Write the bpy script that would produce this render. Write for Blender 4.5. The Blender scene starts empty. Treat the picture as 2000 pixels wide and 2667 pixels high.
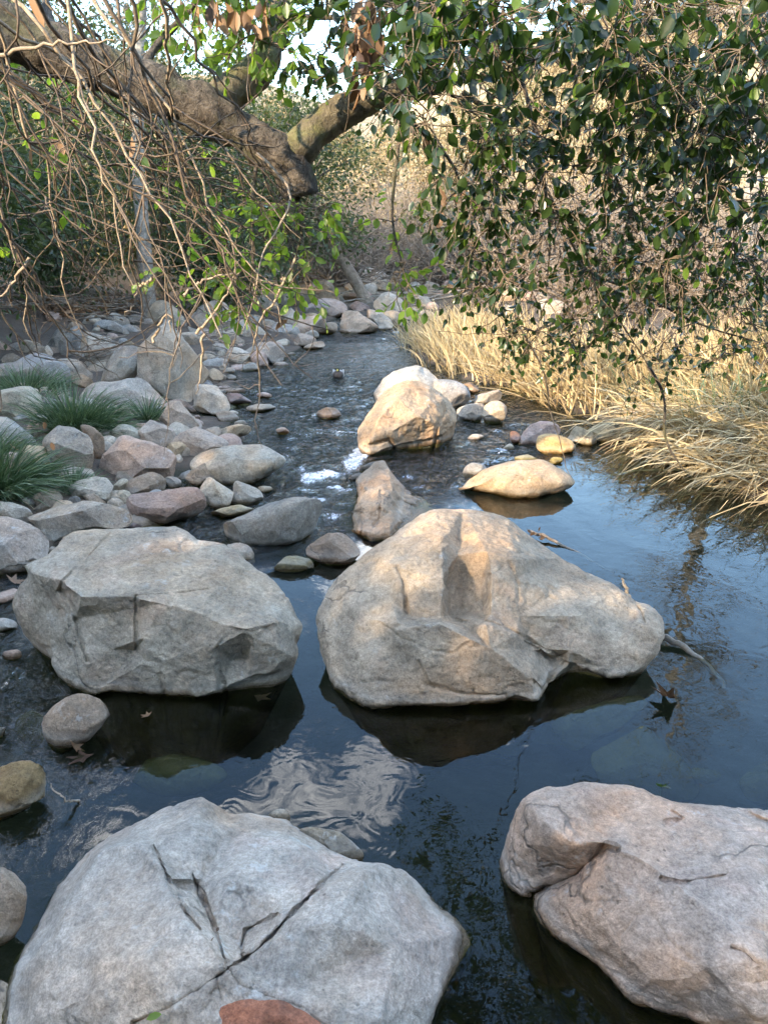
import bpy, bmesh, math, random
import numpy as np
from mathutils import Vector
from mathutils.geometry import delaunay_2d_cdt

# ------------------------------------------------------------------ camera, light, exposure
SC = bpy.context.scene
COL = SC.collection
W0, H0, FPX = 2000.0, 2667.0, 2000.0
CAMH = 1.7
PITCH = math.radians(20.1)
cam_d = bpy.data.cameras.new('camera')
cam = bpy.data.objects.new('camera', cam_d); COL.objects.link(cam)
cam.location = (0, 0, CAMH)
cam.rotation_euler = (math.radians(90) - PITCH, 0, 0)
cam_d.sensor_fit = 'VERTICAL'; cam_d.sensor_height = 36.0
cam_d.lens = 36.0 * FPX / H0
cam_d.clip_start = 0.05; cam_d.clip_end = 2000
SC.camera = cam

SUN_EL, SUN_AZ = 22.0, 226.0          # azimuth clockwise from +Y: behind the camera, to the left
SKY_STRENGTH = 0.15
world = bpy.data.worlds.new('World'); SC.world = world; world.use_nodes = True
wn = world.node_tree.nodes; wl = world.node_tree.links
wn.clear()
w_out = wn.new('ShaderNodeOutputWorld'); w_bg = wn.new('ShaderNodeBackground')
w_sky = wn.new('ShaderNodeTexSky'); w_sky.sky_type = 'NISHITA'; w_sky.sun_disc = False
w_sky.sun_elevation = math.radians(SUN_EL); w_sky.sun_rotation = math.radians(SUN_AZ)
w_sky.air_density = 1.3; w_sky.dust_density = 0.05; w_sky.ozone_density = 3.0
w_tc = wn.new('ShaderNodeTexCoord')
w_map = wn.new('ShaderNodeMapping'); w_map.inputs['Scale'].default_value = (1.0, 1.0, 1.9)
w_map.inputs['Location'].default_value = (0.35, 0.1, 0.0); w_map.inputs['Rotation'].default_value = (0, 0, 0.10)
w_noise = wn.new('ShaderNodeTexNoise'); w_noise.inputs['Scale'].default_value = 2.1
w_noise.inputs['Detail'].default_value = 8; w_noise.inputs['Roughness'].default_value = 0.58
w_ramp = wn.new('ShaderNodeValToRGB')
w_ramp.color_ramp.elements[0].position = 0.55; w_ramp.color_ramp.elements[1].position = 0.68
w_mix = wn.new('ShaderNodeMixRGB'); w_mix.inputs[2].default_value = (22.0, 21.5, 21.0, 1)
wl.new(w_tc.outputs['Generated'], w_map.inputs['Vector'])
wl.new(w_map.outputs['Vector'], w_noise.inputs['Vector'])
wl.new(w_noise.outputs['Fac'], w_ramp.inputs['Fac'])
wl.new(w_ramp.outputs['Color'], w_mix.inputs['Fac'])
wl.new(w_sky.outputs['Color'], w_mix.inputs[1])
wl.new(w_mix.outputs['Color'], w_bg.inputs['Color'])
w_bg.inputs['Strength'].default_value = SKY_STRENGTH
wl.new(w_bg.outputs['Background'], w_out.inputs['Surface'])

sun_d = bpy.data.lights.new('sun', 'SUN'); sun = bpy.data.objects.new('sun', sun_d); COL.objects.link(sun)
sun_d.energy = 2.5; sun_d.angle = math.radians(0.6); sun_d.color = (1.0, 0.80, 0.56)
_az = math.radians(SUN_AZ); _el = math.radians(SUN_EL)
SUNDIR = Vector((math.sin(_az) * math.cos(_el), math.cos(_az) * math.cos(_el), math.sin(_el)))
sun.rotation_euler = (-SUNDIR).to_track_quat('-Z', 'Y').to_euler()
sun.location = (-20, -20, 20)

VS = SC.view_settings
VS.view_transform = 'Standard'; VS.look = 'None'; VS.exposure = 2.5; VS.gamma = 1.0; VS.use_curve_mapping = False
SC.cycles.use_denoising = True
SC.cycles.use_adaptive_sampling = True; SC.cycles.adaptive_threshold = 0.035
SC.cycles.max_bounces = 6; SC.cycles.transparent_max_bounces = 8
SC.cycles.diffuse_bounces = 2; SC.cycles.glossy_bounces = 3
SC.cycles.caustics_reflective = False; SC.cycles.caustics_refractive = False
SC.cycles.sample_clamp_indirect = 6.0

random.seed(7)
RNG = np.random.default_rng(7)
SINP, COSP = math.sin(PITCH), math.cos(PITCH)

# ------------------------------------------------------------------ helpers
def slope(v):                      # drop per metre of ground distance along the ray through photo row v
    Y = -(np.asarray(v, float) - H0 / 2) / FPX
    return (SINP - Y * COSP) / (COSP + Y * SINP)
def ray(u, v):                     # ray direction with unit world y
    X = (np.asarray(u, float) - W0 / 2) / FPX
    Y = -(np.asarray(v, float) - H0 / 2) / FPX
    wy = COSP + Y * SINP
    return X / wy, (-SINP + Y * COSP) / wy
def at_y(u, v, y):                 # point on the ray at ground distance y
    rx, rz = ray(u, v)
    return np.stack([rx * y, np.ones_like(rx) * y, CAMH + rz * y], -1)
def to_px(P):
    P = np.asarray(P, float)
    x, y, z = P[..., 0], P[..., 1], P[..., 2] - CAMH
    d = y * COSP - z * SINP
    up = y * SINP + z * COSP
    return W0 / 2 + FPX * x / d, H0 / 2 - FPX * up / d
def D(pts, s=1.2055, o=(0, 0)):    # measured picture coordinates -> photo pixels
    return [(p[0] * s + o[0], p[1] * s + o[1]) + tuple(p[2:]) for p in pts]

def _hash(ix, iy, iz, seed):
    h = (ix * 374761393 + iy * 668265263 + iz * 2147483647 + seed * 1274126177) & 0xffffffff
    h = ((h ^ (h >> 13)) * 1274126177) & 0xffffffff
    return ((h ^ (h >> 16)) & 0xffff) / 65535.0
def vnoise(P, seed=0):
    P = np.asarray(P, float); I = np.floor(P).astype(np.int64); F = P - I
    F = F * F * (3 - 2 * F)
    r = 0
    for dx in (0, 1):
        for dy in (0, 1):
            for dz in (0, 1):
                w = (F[..., 0] if dx else 1 - F[..., 0]) * (F[..., 1] if dy else 1 - F[..., 1]) * (F[..., 2] if dz else 1 - F[..., 2])
                r = r + w * _hash(I[..., 0] + dx, I[..., 1] + dy, I[..., 2] + dz, seed)
    return r * 2 - 1
def fbm(P, octs=4, seed=0, gain=0.5):
    P = np.asarray(P, float); r = 0; a = 1.0
    for o in range(octs):
        r = r + a * vnoise(P * 2.0 ** o + o * 17.3, seed + o); a *= gain
    return r

def mesh_np(name, V, F, smooth=True):           # F: (n,3) or (n,4) array, or list of such arrays
    me = bpy.data.meshes.new(name)
    Fs = [np.asarray(f) for f in (F if isinstance(F, list) else [F]) if len(f)]
    V = np.asarray(V, np.float32)
    loops = np.concatenate([f.ravel() for f in Fs]).astype(np.int32)
    sizes = np.concatenate([np.full(len(f), f.shape[1], np.int32) for f in Fs])
    starts = np.concatenate([[0], np.cumsum(sizes)[:-1]]).astype(np.int32)
    me.vertices.add(len(V)); me.vertices.foreach_set('co', V.ravel())
    me.loops.add(len(loops)); me.loops.foreach_set('vertex_index', loops)
    me.polygons.add(len(sizes)); me.polygons.foreach_set('loop_start', starts)
    me.polygons.foreach_set('use_smooth', np.full(len(sizes), smooth))
    me.update(calc_edges=True); me.validate()
    return me
def attr(me, name, vals):
    a = me.attributes.new(name, 'FLOAT', 'POINT'); a.data.foreach_set('value', np.asarray(vals, np.float32))
def obj(name, me, mat=None, parent=None, color=None):
    o = bpy.data.objects.new(name, me); COL.objects.link(o)
    if mat is not None and not me.materials: me.materials.append(mat)
    if parent is not None: o.parent = parent
    if color is not None: o.color = (*color, 1)
    return o
def tag(o, label=None, cat=None, group=None, kind=None):
    if label: o['label'] = label
    if cat: o['category'] = cat
    if group: o['group'] = group
    if kind: o['kind'] = kind
    return o
def thing(name, label, cat, loc=(0, 0, 0), group=None):
    o = bpy.data.objects.new(name, None); COL.objects.link(o); o.location = loc
    o.empty_display_size = 0.1
    return tag(o, label, cat, group)
def copy_tree(o, parent=None):
    c = o.copy(); COL.objects.link(c); c.parent = parent
    for ch in o.children: copy_tree(ch, c)
    return c

# ------------------------------------------------------------------ materials
def new_mat(name):
    m = bpy.data.materials.new(name); m.use_nodes = True
    nt = m.node_tree; nt.nodes.clear()
    return m, nt, nt.nodes.new('ShaderNodeOutputMaterial')
class NT:
    def __init__(s, nt): s.nt = nt
    def n(s, typ, **kw):
        nd = s.nt.nodes.new(typ)
        for k, v in kw.items():
            if k.startswith('i_'):
                key = k[2:]; key = int(key) if key.isdigit() else key.replace('_', ' ')
                if hasattr(v, 'is_output') or isinstance(v, bpy.types.NodeSocket): s.nt.links.new(v, nd.inputs[key])
                else: nd.inputs[key].default_value = v
            else: setattr(nd, k, v)
        return nd
    def noise(s, vec, scale, detail=4, rough=0.55, dist=0.0):
        return s.n('ShaderNodeTexNoise', i_Vector=vec, i_Scale=scale, i_Detail=detail, i_Roughness=rough, i_Distortion=dist).outputs['Fac']
    def ramp(s, fac, a, b, ca=(0, 0, 0, 1), cb=(1, 1, 1, 1)):
        r = s.n('ShaderNodeValToRGB', i_Fac=fac); e = r.color_ramp.elements
        e[0].position = a; e[1].position = b; e[0].color = ca; e[1].color = cb
        return r.outputs['Color']
    def mix(s, fac, a, b, mode='MIX'):
        m = s.n('ShaderNodeMixRGB', blend_type=mode)
        for k, v in ((0, fac), (1, a), (2, b)):
            if isinstance(v, bpy.types.NodeSocket): s.nt.links.new(v, m.inputs[k])
            else: m.inputs[k].default_value = v if k == 0 or len(v) == 4 else (*v, 1)
        return m.outputs[0]
    def math(s, op, a, b=0.0, clamp=False):
        m = s.n('ShaderNodeMath', operation=op, use_clamp=clamp)
        for k, v in ((0, a), (1, b)):
            if isinstance(v, bpy.types.NodeSocket): s.nt.links.new(v, m.inputs[k])
            else: m.inputs[k].default_value = v
        return m.outputs[0]
    def link(s, a, b): s.nt.links.new(a, b)

def rock_material(name, bump=0.55, grain=1.0):
    m, nt, out = new_mat(name); t = NT(nt)
    geo = t.n('ShaderNodeNewGeometry'); info = t.n('ShaderNodeObjectInfo')
    off = t.n('ShaderNodeVectorMath', operation='SCALE', i_0=(31.7, 17.3, 9.1)); t.link(info.outputs['Random'], off.inputs['Scale'])
    P = t.n('ShaderNodeVectorMath', operation='ADD'); t.link(geo.outputs['Position'], P.inputs[0]); t.link(off.outputs[0], P.inputs[1]); P = P.outputs[0]
    base = t.mix(1.0, info.outputs['Color'], (1.0, 0.92, 0.82), 'MULTIPLY')
    big = t.noise(P, 1.6, 5, 0.6, 0.4); mid = t.noise(P, 7.0, 6, 0.65); fine = t.noise(P, 60.0, 4, 0.7); speck = t.noise(P, 190.0, 2, 0.6)
    c = t.mix(t.ramp(big, 0.45, 0.68), base, t.mix(1.0, base, (1.10, 0.90, 0.74), 'MULTIPLY'))
    c = t.mix(t.math('MULTIPLY', t.ramp(t.noise(P, 2.7, 5, 0.6, 0.8), 0.55, 0.72), 0.55), c, t.mix(1.0, base, (1.06, 0.84, 0.80), 'MULTIPLY'))
    c = t.mix(t.math('MULTIPLY', t.ramp(t.noise(P, 3.9, 6, 0.65), 0.54, 0.66), 0.5), c, t.mix(1.0, base, (0.62, 0.66, 0.70), 'MULTIPLY'))
    c = t.mix(1.0, c, t.ramp(mid, 0.28, 0.72, (0.58, 0.58, 0.57, 1), (1.24, 1.23, 1.21, 1)), 'MULTIPLY')
    c = t.mix(0.75 * grain, c, t.ramp(fine, 0.34, 0.66, (0.62, 0.61, 0.60, 1), (1.22, 1.22, 1.22, 1)), 'MULTIPLY')
    c = t.mix(0.38 * grain, c, t.ramp(speck, 0.36, 0.60, (0.42, 0.42, 0.42, 1), (1.16, 1.16, 1.16, 1)), 'MULTIPLY')
    # dark pits and pale lichen crusts
    vor = t.n('ShaderNodeTexVoronoi', i_Vector=P, i_Scale=26.0, i_Randomness=1.0).outputs['Distance']
    pits = t.math('MULTIPLY', t.ramp(vor, 0.06, 0.13, (1, 1, 1, 1), (0, 0, 0, 1)), t.ramp(t.noise(P, 5.0, 2), 0.50, 0.62))
    c = t.mix(t.math('MULTIPLY', pits, 0.55), c, (0.05, 0.048, 0.042))
    lich = t.math('MULTIPLY', t.ramp(t.noise(P, 16.0, 6, 0.7), 0.58, 0.66), t.ramp(t.noise(P, 2.1, 3), 0.48, 0.62))
    c = t.mix(t.math('MULTIPLY', lich, 0.45), c, (0.55, 0.56, 0.53))
    # hairline cracks
    dis = t.n('ShaderNodeVectorMath', operation='ADD'); t.link(P, dis.inputs[0])
    nz = t.n('ShaderNodeTexNoise', i_Vector=P, i_Scale=5.0, i_Detail=4.0)
    sc = t.n('ShaderNodeVectorMath', operation='SCALE'); t.link(nz.outputs['Color'], sc.inputs[0]); sc.inputs['Scale'].default_value = 0.35
    t.link(sc.outputs[0], dis.inputs[1])
    ce = t.n('ShaderNodeTexVoronoi', feature='DISTANCE_TO_EDGE', i_Vector=dis.outputs[0], i_Scale=1.7).outputs['Distance']
    crack = t.math('MULTIPLY', t.ramp(ce, 0.002, 0.014, (1, 1, 1, 1), (0, 0, 0, 1)), t.ramp(t.noise(P, 2.3, 3), 0.57, 0.62))
    c = t.mix(t.math('MULTIPLY', crack, 0.6), c, (0.06, 0.055, 0.05))
    # wet band, mineral line and algae where the stone meets the stream
    z = t.n('ShaderNodeSeparateXYZ', i_0=geo.outputs['Position']).outputs['Z']
    zz = t.math('ADD', z, t.math('MULTIPLY', t.math('SUBTRACT', mid, 0.5), 0.05))
    wet = t.ramp(zz, 0.012, 0.034, (1, 1, 1, 1), (0, 0, 0, 1))
    pale = t.math('MULTIPLY', t.ramp(zz, 0.030, 0.042, (0, 0, 0, 1), (1, 1, 1, 1)), t.ramp(zz, 0.045, 0.075, (1, 1, 1, 1), (0, 0, 0, 1)))
    c = t.mix(t.math('MULTIPLY', pale, 0.22), c, (0.55, 0.53, 0.48))
    c = t.mix(wet, c, t.mix(1.0, c, (0.34, 0.31, 0.24), 'MULTIPLY'))
    alg = t.ramp(zz, -0.10, -0.005, (1, 1, 1, 1), (0, 0, 0, 1))
    c = t.mix(t.math('MULTIPLY', alg, 0.8), c, t.mix(t.noise(P, 9.0, 4), (0.030, 0.032, 0.008), (0.10, 0.085, 0.02)))
    bs = t.n('ShaderNodeBsdfPrincipled', i_Base_Color=c)
    t.link(t.mix(wet, (0.88, 0.88, 0.88), (0.22, 0.22, 0.22)), bs.inputs['Roughness'])
    bs.inputs['Specular IOR Level'].default_value = 0.35
    h = t.math('ADD', t.math('MULTIPLY', mid, 1.0), t.math('MULTIPLY', fine, 0.45))
    h = t.math('ADD', h, t.math('MULTIPLY', speck, 0.10)); h = t.math('SUBTRACT', h, t.math('MULTIPLY', crack, 0.5)); h = t.math('SUBTRACT', h, t.math('MULTIPLY', pits, 0.4))
    b = t.n('ShaderNodeBump', i_Strength=bump, i_Distance=0.03, i_Height=h); t.link(b.outputs[0], bs.inputs['Normal'])
    t.link(bs.outputs[0], out.inputs['Surface'])
    return m

def leaf_material(name, dark, light, trans, gloss=0.35, tr=0.45):
    m, nt, out = new_mat(name); t = NT(nt)
    a = t.n('ShaderNodeAttribute', attribute_name='tint').outputs['Fac']
    c = t.mix(a, dark, light); ct = t.mix(a, (trans[0] * 0.6, trans[1] * 0.65, trans[2] * 0.5), trans)
    bs = t.n('ShaderNodeBsdfPrincipled', i_Base_Color=c, i_Roughness=gloss); bs.inputs['Specular IOR Level'].default_value = 0.5
    tl = t.n('ShaderNodeBsdfTranslucent', i_Color=ct)
    mx = t.n('ShaderNodeMixShader', i_Fac=tr, i_1=bs.outputs[0], i_2=tl.outputs[0])
    t.link(mx.outputs[0], out.inputs['Surface'])
    return m
def bark_material(name, ca, cb, moss=(0.10, 0.11, 0.03), mossamt=0.5, scale=30, bump=0.8):
    m, nt, out = new_mat(name); t = NT(nt)
    P = t.n('ShaderNodeNewGeometry').outputs['Position']
    n1 = t.noise(P, scale, 6, 0.7, 0.5); n2 = t.noise(P, scale * 0.2, 4, 0.6); n3 = t.noise(P, scale * 3, 3, 0.6)
    c = t.mix(t.ramp(n1, 0.35, 0.65), ca, cb)
    c = t.mix(t.math('MULTIPLY', t.ramp(n2, 0.50, 0.64), mossamt), c, moss)
    c = t.mix(0.5, c, t.ramp(n3, 0.3, 0.7, (0.5, 0.5, 0.5, 1), (1.25, 1.25, 1.25, 1)), 'MULTIPLY')
    bs = t.n('ShaderNodeBsdfPrincipled', i_Base_Color=c, i_Roughness=0.9)
    b = t.n('ShaderNodeBump', i_Strength=bump, i_Distance=0.02, i_Height=t.math('ADD', n1, t.math('MULTIPLY', n3, 0.3))); t.link(b.outputs[0], bs.inputs['Normal'])
    t.link(bs.outputs[0], out.inputs['Surface'])
    return m
def plain_material(name, ca, cb, scale=20, rough=0.8):
    m, nt, out = new_mat(name); t = NT(nt)
    P = t.n('ShaderNodeNewGeometry').outputs['Position']
    bs = t.n('ShaderNodeBsdfPrincipled', i_Base_Color=t.mix(t.ramp(t.noise(P, scale, 4, 0.6), 0.35, 0.65), ca, cb), i_Roughness=rough)
    t.link(bs.outputs[0], out.inputs['Surface'])
    return m
M = {}
M['rock'] = rock_material('granite')
M['oak_leaf'] = leaf_material('oak_leaf', (0.009, 0.020, 0.007), (0.036, 0.062, 0.016), (0.16, 0.28, 0.03), 0.30, 0.22)  # base colour darkened so the hanging leaves look shaded and backlit
M['sun_leaf'] = leaf_material('sunlit_leaf', (0.04, 0.08, 0.014), (0.12, 0.19, 0.03), (0.42, 0.62, 0.06), 0.38, 0.5)  # brighter copy of the oak leaf, sunlight put into its green
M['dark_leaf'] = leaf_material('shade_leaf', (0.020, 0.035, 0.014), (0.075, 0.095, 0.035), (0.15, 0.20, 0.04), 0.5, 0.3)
M['dry_leaf'] = leaf_material('dry_leaf', (0.075, 0.042, 0.025), (0.36, 0.22, 0.12), (0.32, 0.15, 0.06), 0.6, 0.3)
M['reed'] = leaf_material('dry_reed', (0.20, 0.13, 0.06), (0.70, 0.56, 0.31), (0.45, 0.33, 0.15), 0.6, 0.2)
M['sedge'] = leaf_material('green_sedge', (0.03, 0.06, 0.028), (0.20, 0.26, 0.14), (0.14, 0.22, 0.07), 0.45, 0.25)
M['oak_bark'] = bark_material('oak_bark', (0.032, 0.025, 0.019), (0.17, 0.14, 0.105), mossamt=0.45, scale=38, bump=1.0)
M['moss_bark'] = bark_material('mossy_bark', (0.08, 0.065, 0.04), (0.19, 0.16, 0.10), (0.16, 0.16, 0.045), 0.85)
M['twig'] = bark_material('twig_bark', (0.075, 0.054, 0.038), (0.22, 0.165, 0.115), mossamt=0.15, scale=60, bump=0.3)
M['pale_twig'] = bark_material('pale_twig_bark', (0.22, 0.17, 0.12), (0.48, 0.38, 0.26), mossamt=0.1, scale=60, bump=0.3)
M['syc_bark'] = bark_material('sycamore_bark', (0.16, 0.135, 0.105), (0.40, 0.36, 0.30), (0.10, 0.085, 0.06), 0.6, scale=14, bump=0.3)
M['brush'] = bark_material('brush_bark', (0.15, 0.115, 0.085), (0.34, 0.27, 0.20), mossamt=0.1, scale=8, bump=0.1)
M['wood'] = bark_material('driftwood', (0.16, 0.13, 0.10), (0.40, 0.34, 0.27), mossamt=0.1, scale=25, bump=0.5)

# ------------------------------------------------------------------ land
YL = np.array([-60, 1.0, 2.0, 3.0, 3.6, 4.0, 4.43, 5.2, 6.3, 7.8, 9.5, 10.8, 12.7, 14.5, 16.5, 20, 26, 60])
XL = np.array([-3.4, -3.2, -2.8, -2.5, -2.2, -1.95, -1.35, -1.2, -1.15, -1.70, -1.75, -1.55, -1.1, -1.2, -1.2, -1.5, -1.0, -0.5])
YR = np.array([-60, 3.0, 4.64, 5.2, 5.8, 7.0, 7.4, 7.8, 8.6, 9.4, 11.1, 13.4, 16.5, 20, 26, 60])
XR = np.array([3.4, 3.0, 2.50, 2.45, 2.35, 2.10, 1.90, 1.86, 1.65, 0.85, 0.50, 0.28, 0.9, 0.7, 0.8, 1.2])
def ground(x, y):
    x = np.asarray(x, float); y = np.asarray(y, float)
    dl = np.interp(y, YL, XL) - x; dr = x - np.interp(y, YR, XR)
    d = np.maximum(dl, dr)                                  # >0 on land
    bed = -np.minimum(0.42, 0.28 * np.maximum(-d, 0) + 0.03) * np.clip((17.5 - y) / 4, 0.12, 1)
    left = 0.02 + 0.085 * dl + 0.16 * np.maximum(dl - 3.5, 0)
    right = 0.02 + 0.09 * dr + 0.10 * np.maximum(dr - 4, 0)
    land = np.where(dl > dr, left, right)
    land = np.minimum(land, 4.0 + 0.05 * land)
    z = np.where(d > 0, np.maximum(land, 0.02), bed)
    P = np.stack([x, y, 0 * x], -1)
    z = z + np.where(d > 0, 0.05 * fbm(P * 1.3, 3, 3), 0.05 * fbm(P * 2.2, 3, 5))
    z = z + 0.045 * np.maximum(y - 15.5, 0)
    hill = 0.13 * np.maximum(y - 34, 0) + 0.24 * np.maximum(np.hypot(np.maximum(x - 5, 0), np.maximum(y - 12, 0) * 0.55) - 11, 0) * (x > 3) * np.clip((x - 3) / 12, 0, 1)
    hill = hill + 0.10 * np.maximum(-x - 12, 0)
    z = z + np.minimum(hill, 13 + 0.1 * hill) + 0.8 * fbm(P * 0.06, 3, 9) * np.clip((np.hypot(x, y) - 22) / 20, 0, 1)
    return z
def ground1(x, y): return float(ground(np.array([x]), np.array([y]))[0])
_YS = np.concatenate([np.arange(0.8, 30, 0.02), np.arange(30, 140, 0.3)])
def hit(u, v):                                             # where the ray through a photo pixel meets ground or water
    rx, rz = ray(u, v)
    g = np.maximum(ground(rx * _YS, _YS), 0.0)
    z = CAMH + rz * _YS
    k = np.nonzero(z <= g)[0]
    y = _YS[k[0]] if len(k) else 100.0
    return np.array([float(rx * y), float(y), float(CAMH + rz * y)])

def grid_faces(nx, ny):
    i = np.arange(nx - 1)[:, None]; j = np.arange(ny - 1)[None, :]
    a = i * ny + j
    return np.stack([a, a + ny, a + ny + 1, a + 1], -1).reshape(-1, 4)
def sp(n, lo, hi, c, k):                                   # points dense around c
    t = np.linspace(-1, 1, n); s = np.sinh(t * k) / np.sinh(k)
    return c + np.where(s < 0, (c - lo) * s, (hi - c) * s)
gx = sp(280, -170, 170, 0.0, 4.6); gy = sp(300, -60, 240, 6.0, 4.2)
GX, GY = np.meshgrid(gx, gy, indexing='ij')
GZ = ground(GX, GY)
m, nt, out = new_mat('earth'); t = NT(nt)
P = t.n('ShaderNodeNewGeometry').outputs['Position']
z = t.n('ShaderNodeSeparateXYZ', i_0=P).outputs['Z']; yy = t.n('ShaderNodeSeparateXYZ', i_0=P).outputs['Y']
bank = t.mix(t.ramp(t.noise(P, 3.0, 6, 0.65), 0.35, 0.65), (0.045, 0.034, 0.024), (0.11, 0.088, 0.065))
bank = t.mix(t.ramp(t.noise(P, 40, 4, 0.7), 0.45, 0.6), bank, (0.09, 0.06, 0.04))
straw = t.mix(t.ramp(t.noise(P, 0.35, 8, 0.7), 0.38, 0.62), (0.22, 0.16, 0.085), (0.44, 0.35, 0.20))
straw = t.mix(0.8, straw, t.ramp(t.noise(P, 6.0, 6, 0.75), 0.35, 0.65, (0.45, 0.45, 0.42, 1), (1.25, 1.25, 1.25, 1)), 'MULTIPLY')
straw = t.mix(t.math('MULTIPLY', t.ramp(t.noise(P, 1.1, 6, 0.7), 0.52, 0.62), 0.6), straw, (0.10, 0.095, 0.045))
c = t.mix(t.ramp(t.math('MULTIPLY', yy, 0.02), 0.34, 0.52), bank, straw)
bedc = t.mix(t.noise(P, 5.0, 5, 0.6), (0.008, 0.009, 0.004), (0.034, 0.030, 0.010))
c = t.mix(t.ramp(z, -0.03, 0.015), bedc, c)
bs = t.n('ShaderNodeBsdfPrincipled', i_Base_Color=c, i_Roughness=0.95)
b = t.n('ShaderNodeBump', i_Strength=0.6, i_Distance=0.05, i_Height=t.noise(P, 12, 6, 0.7)); t.link(b.outputs[0], bs.inputs['Normal'])
t.link(bs.outputs[0], out.inputs['Surface'])
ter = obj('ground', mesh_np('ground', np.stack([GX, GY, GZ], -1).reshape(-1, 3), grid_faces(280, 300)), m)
tag(ter, 'earth banks, stream bed and straw coloured hillside', 'ground', kind='structure')

# ------------------------------------------------------------------ water
wx = np.linspace(-5.0, 4.2, 310); 
wy = np.concatenate([np.linspace(-1.5, 0.8, 30), np.arange(0.84, 9.0, 0.024), np.arange(9.0, 21, 0.07)])
WX, WY = np.meshgrid(wx, wy, indexing='ij')
def sstep(a, b, x): 
    q = np.clip((x - a) / (b - a), 0, 1); return q * q * (3 - 2 * q)
edge = np.interp(WY, [3.4, 4.3, 5.2, 5.9, 6.6, 8, 20], [-1.2, -0.1, 0.75, 1.35, 1.9, 3, 5])
rif = sstep(-0.25, 0.35, edge - WX) * sstep(3.3, 4.0, WY)                     # running water upstream and to the left
side = sstep(-0.7, -1.7, WX) * sstep(1.3, 2.4, WY) * sstep(4.4, 3.4, WY)      # runnel left of the front boulders
calm_far = 1 - 0.55 * sstep(8.5, 10.5, WY) + 0.5 * sstep(12.3, 13.0, WY)
RIP = np.clip(rif * calm_far + 0.6 * side, 0, 1.2)
P3 = np.stack([WX * 6.0 + 0.8 * fbm(np.stack([WX * 2, WY * 2, 0 * WX], -1), 2, 31), WY * 3.2, 0 * WX], -1)
wav = fbm(P3, 3, 21) + 0.5 * fbm(P3 * 2.7, 2, 25)
small = fbm(np.stack([WX * 9, WY * 5, 0 * WX], -1), 2, 41)
WZ = RIP * 0.020 * wav + 0.0006 * small
# short standing wave where the pool spills round the flat boulder
pu, pv = to_px(np.stack([WX, WY, 0 * WX], -1))
FO = np.zeros_like(WX)
for (u, v, su, sv, a) in D([(700, 1030, 46, 10, 1.1), (760, 1000, 26, 22, 1.1), (665, 1040, 16, 12, 1.0), (780, 975, 20, 16, 1.2), (735, 1058, 40, 6, .9), (690, 1080, 34, 9, .8), (720, 1115, 26, 10, .8), (650, 1015, 20, 8, .7), (880, 1030, 30, 8, .7),
        (900, 1050, 26, 7, .6), (930, 1000, 16, 6, .5), (1105, 975, 30, 4, .6), (40, 1750, 60, 20, .5), (1130, 935, 20, 6, .5), (780, 712, 50, 4, .7), (620, 985, 12, 5, .6)]):
    FO += a * np.exp(-((pu - u) / (su * 1.2055)) ** 2 - ((pv - v) / (sv * 1.2055)) ** 2)
FO = np.clip(FO, 0, 0.85) + 0.3 * rif * (wav > 0.75)
WZ += 0.012 * np.clip(FO, 0, 1) * (0.5 + 0.5 * small)
me = mesh_np('water', np.stack([WX, WY, WZ], -1).reshape(-1, 3), grid_faces(len(wx), len(wy)))
attr(me, 'rip', RIP.ravel()); attr(me, 'foam', FO.ravel())
m, nt, out = new_mat('stream_water'); t = NT(nt)
P = t.n('ShaderNodeNewGeometry').outputs['Position']
rip = t.n('ShaderNodeAttribute', attribute_name='rip').outputs['Fac']; foam = t.n('ShaderNodeAttribute', attribute_name='foam').outputs['Fac']
mp = t.n('ShaderNodeMapping', i_Vector=P); mp.inputs['Scale'].default_value = (1.0, 0.55, 1.0)
n1 = t.noise(mp.outputs[0], 26, 4, 0.6, 0.6); n2 = t.noise(mp.outputs[0], 5.0, 2, 0.5, 0.3); n3 = t.noise(P, 9.0, 2, 0.5, 1.2)
h = t.math('ADD', t.math('MULTIPLY', t.math('ADD', n1, n2), t.math('MULTIPLY', rip, 0.06)), t.math('MULTIPLY', n3, 0.0011))
h = t.math('ADD', h, t.math('MULTIPLY', n2, 0.0022))
bmp = t.n('ShaderNodeBump', i_Strength=1.0, i_Distance=1.0, i_Height=h)
fr = t.n('ShaderNodeFresnel', i_IOR=1.48); t.link(bmp.outputs[0], fr.inputs['Normal'])
gl = t.n('ShaderNodeBsdfGlossy', i_Roughness=0.015); t.link(bmp.outputs[0], gl.inputs['Normal'])
tr = t.n('ShaderNodeBsdfTransparent', i_Color=(0.66, 0.76, 0.66, 1))
mx = t.n('ShaderNodeMixShader', i_1=tr.outputs[0], i_2=gl.outputs[0]); t.link(fr.outputs[0], mx.inputs[0])
fn = t.noise(mp.outputs[0], 30, 6, 0.8, 1.5)
ff = t.ramp(t.math('ADD', t.math('MULTIPLY', foam, 0.46), t.math('SUBTRACT', fn, 0.62)), 0.14, 0.36)
fd = t.n('ShaderNodeBsdfDiffuse', i_Color=(0.80, 0.83, 0.86, 1))
mx2 = t.n('ShaderNodeMixShader', i_1=mx.outputs[0], i_2=fd.outputs[0]); t.link(t.math('MULTIPLY', ff, 0.85), mx2.inputs[0])
t.link(mx2.outputs[0], out.inputs['Surface'])
wat = obj('water', me, m); tag(wat, 'clear stream running over stones into a still pool', 'water', kind='structure')

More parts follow.
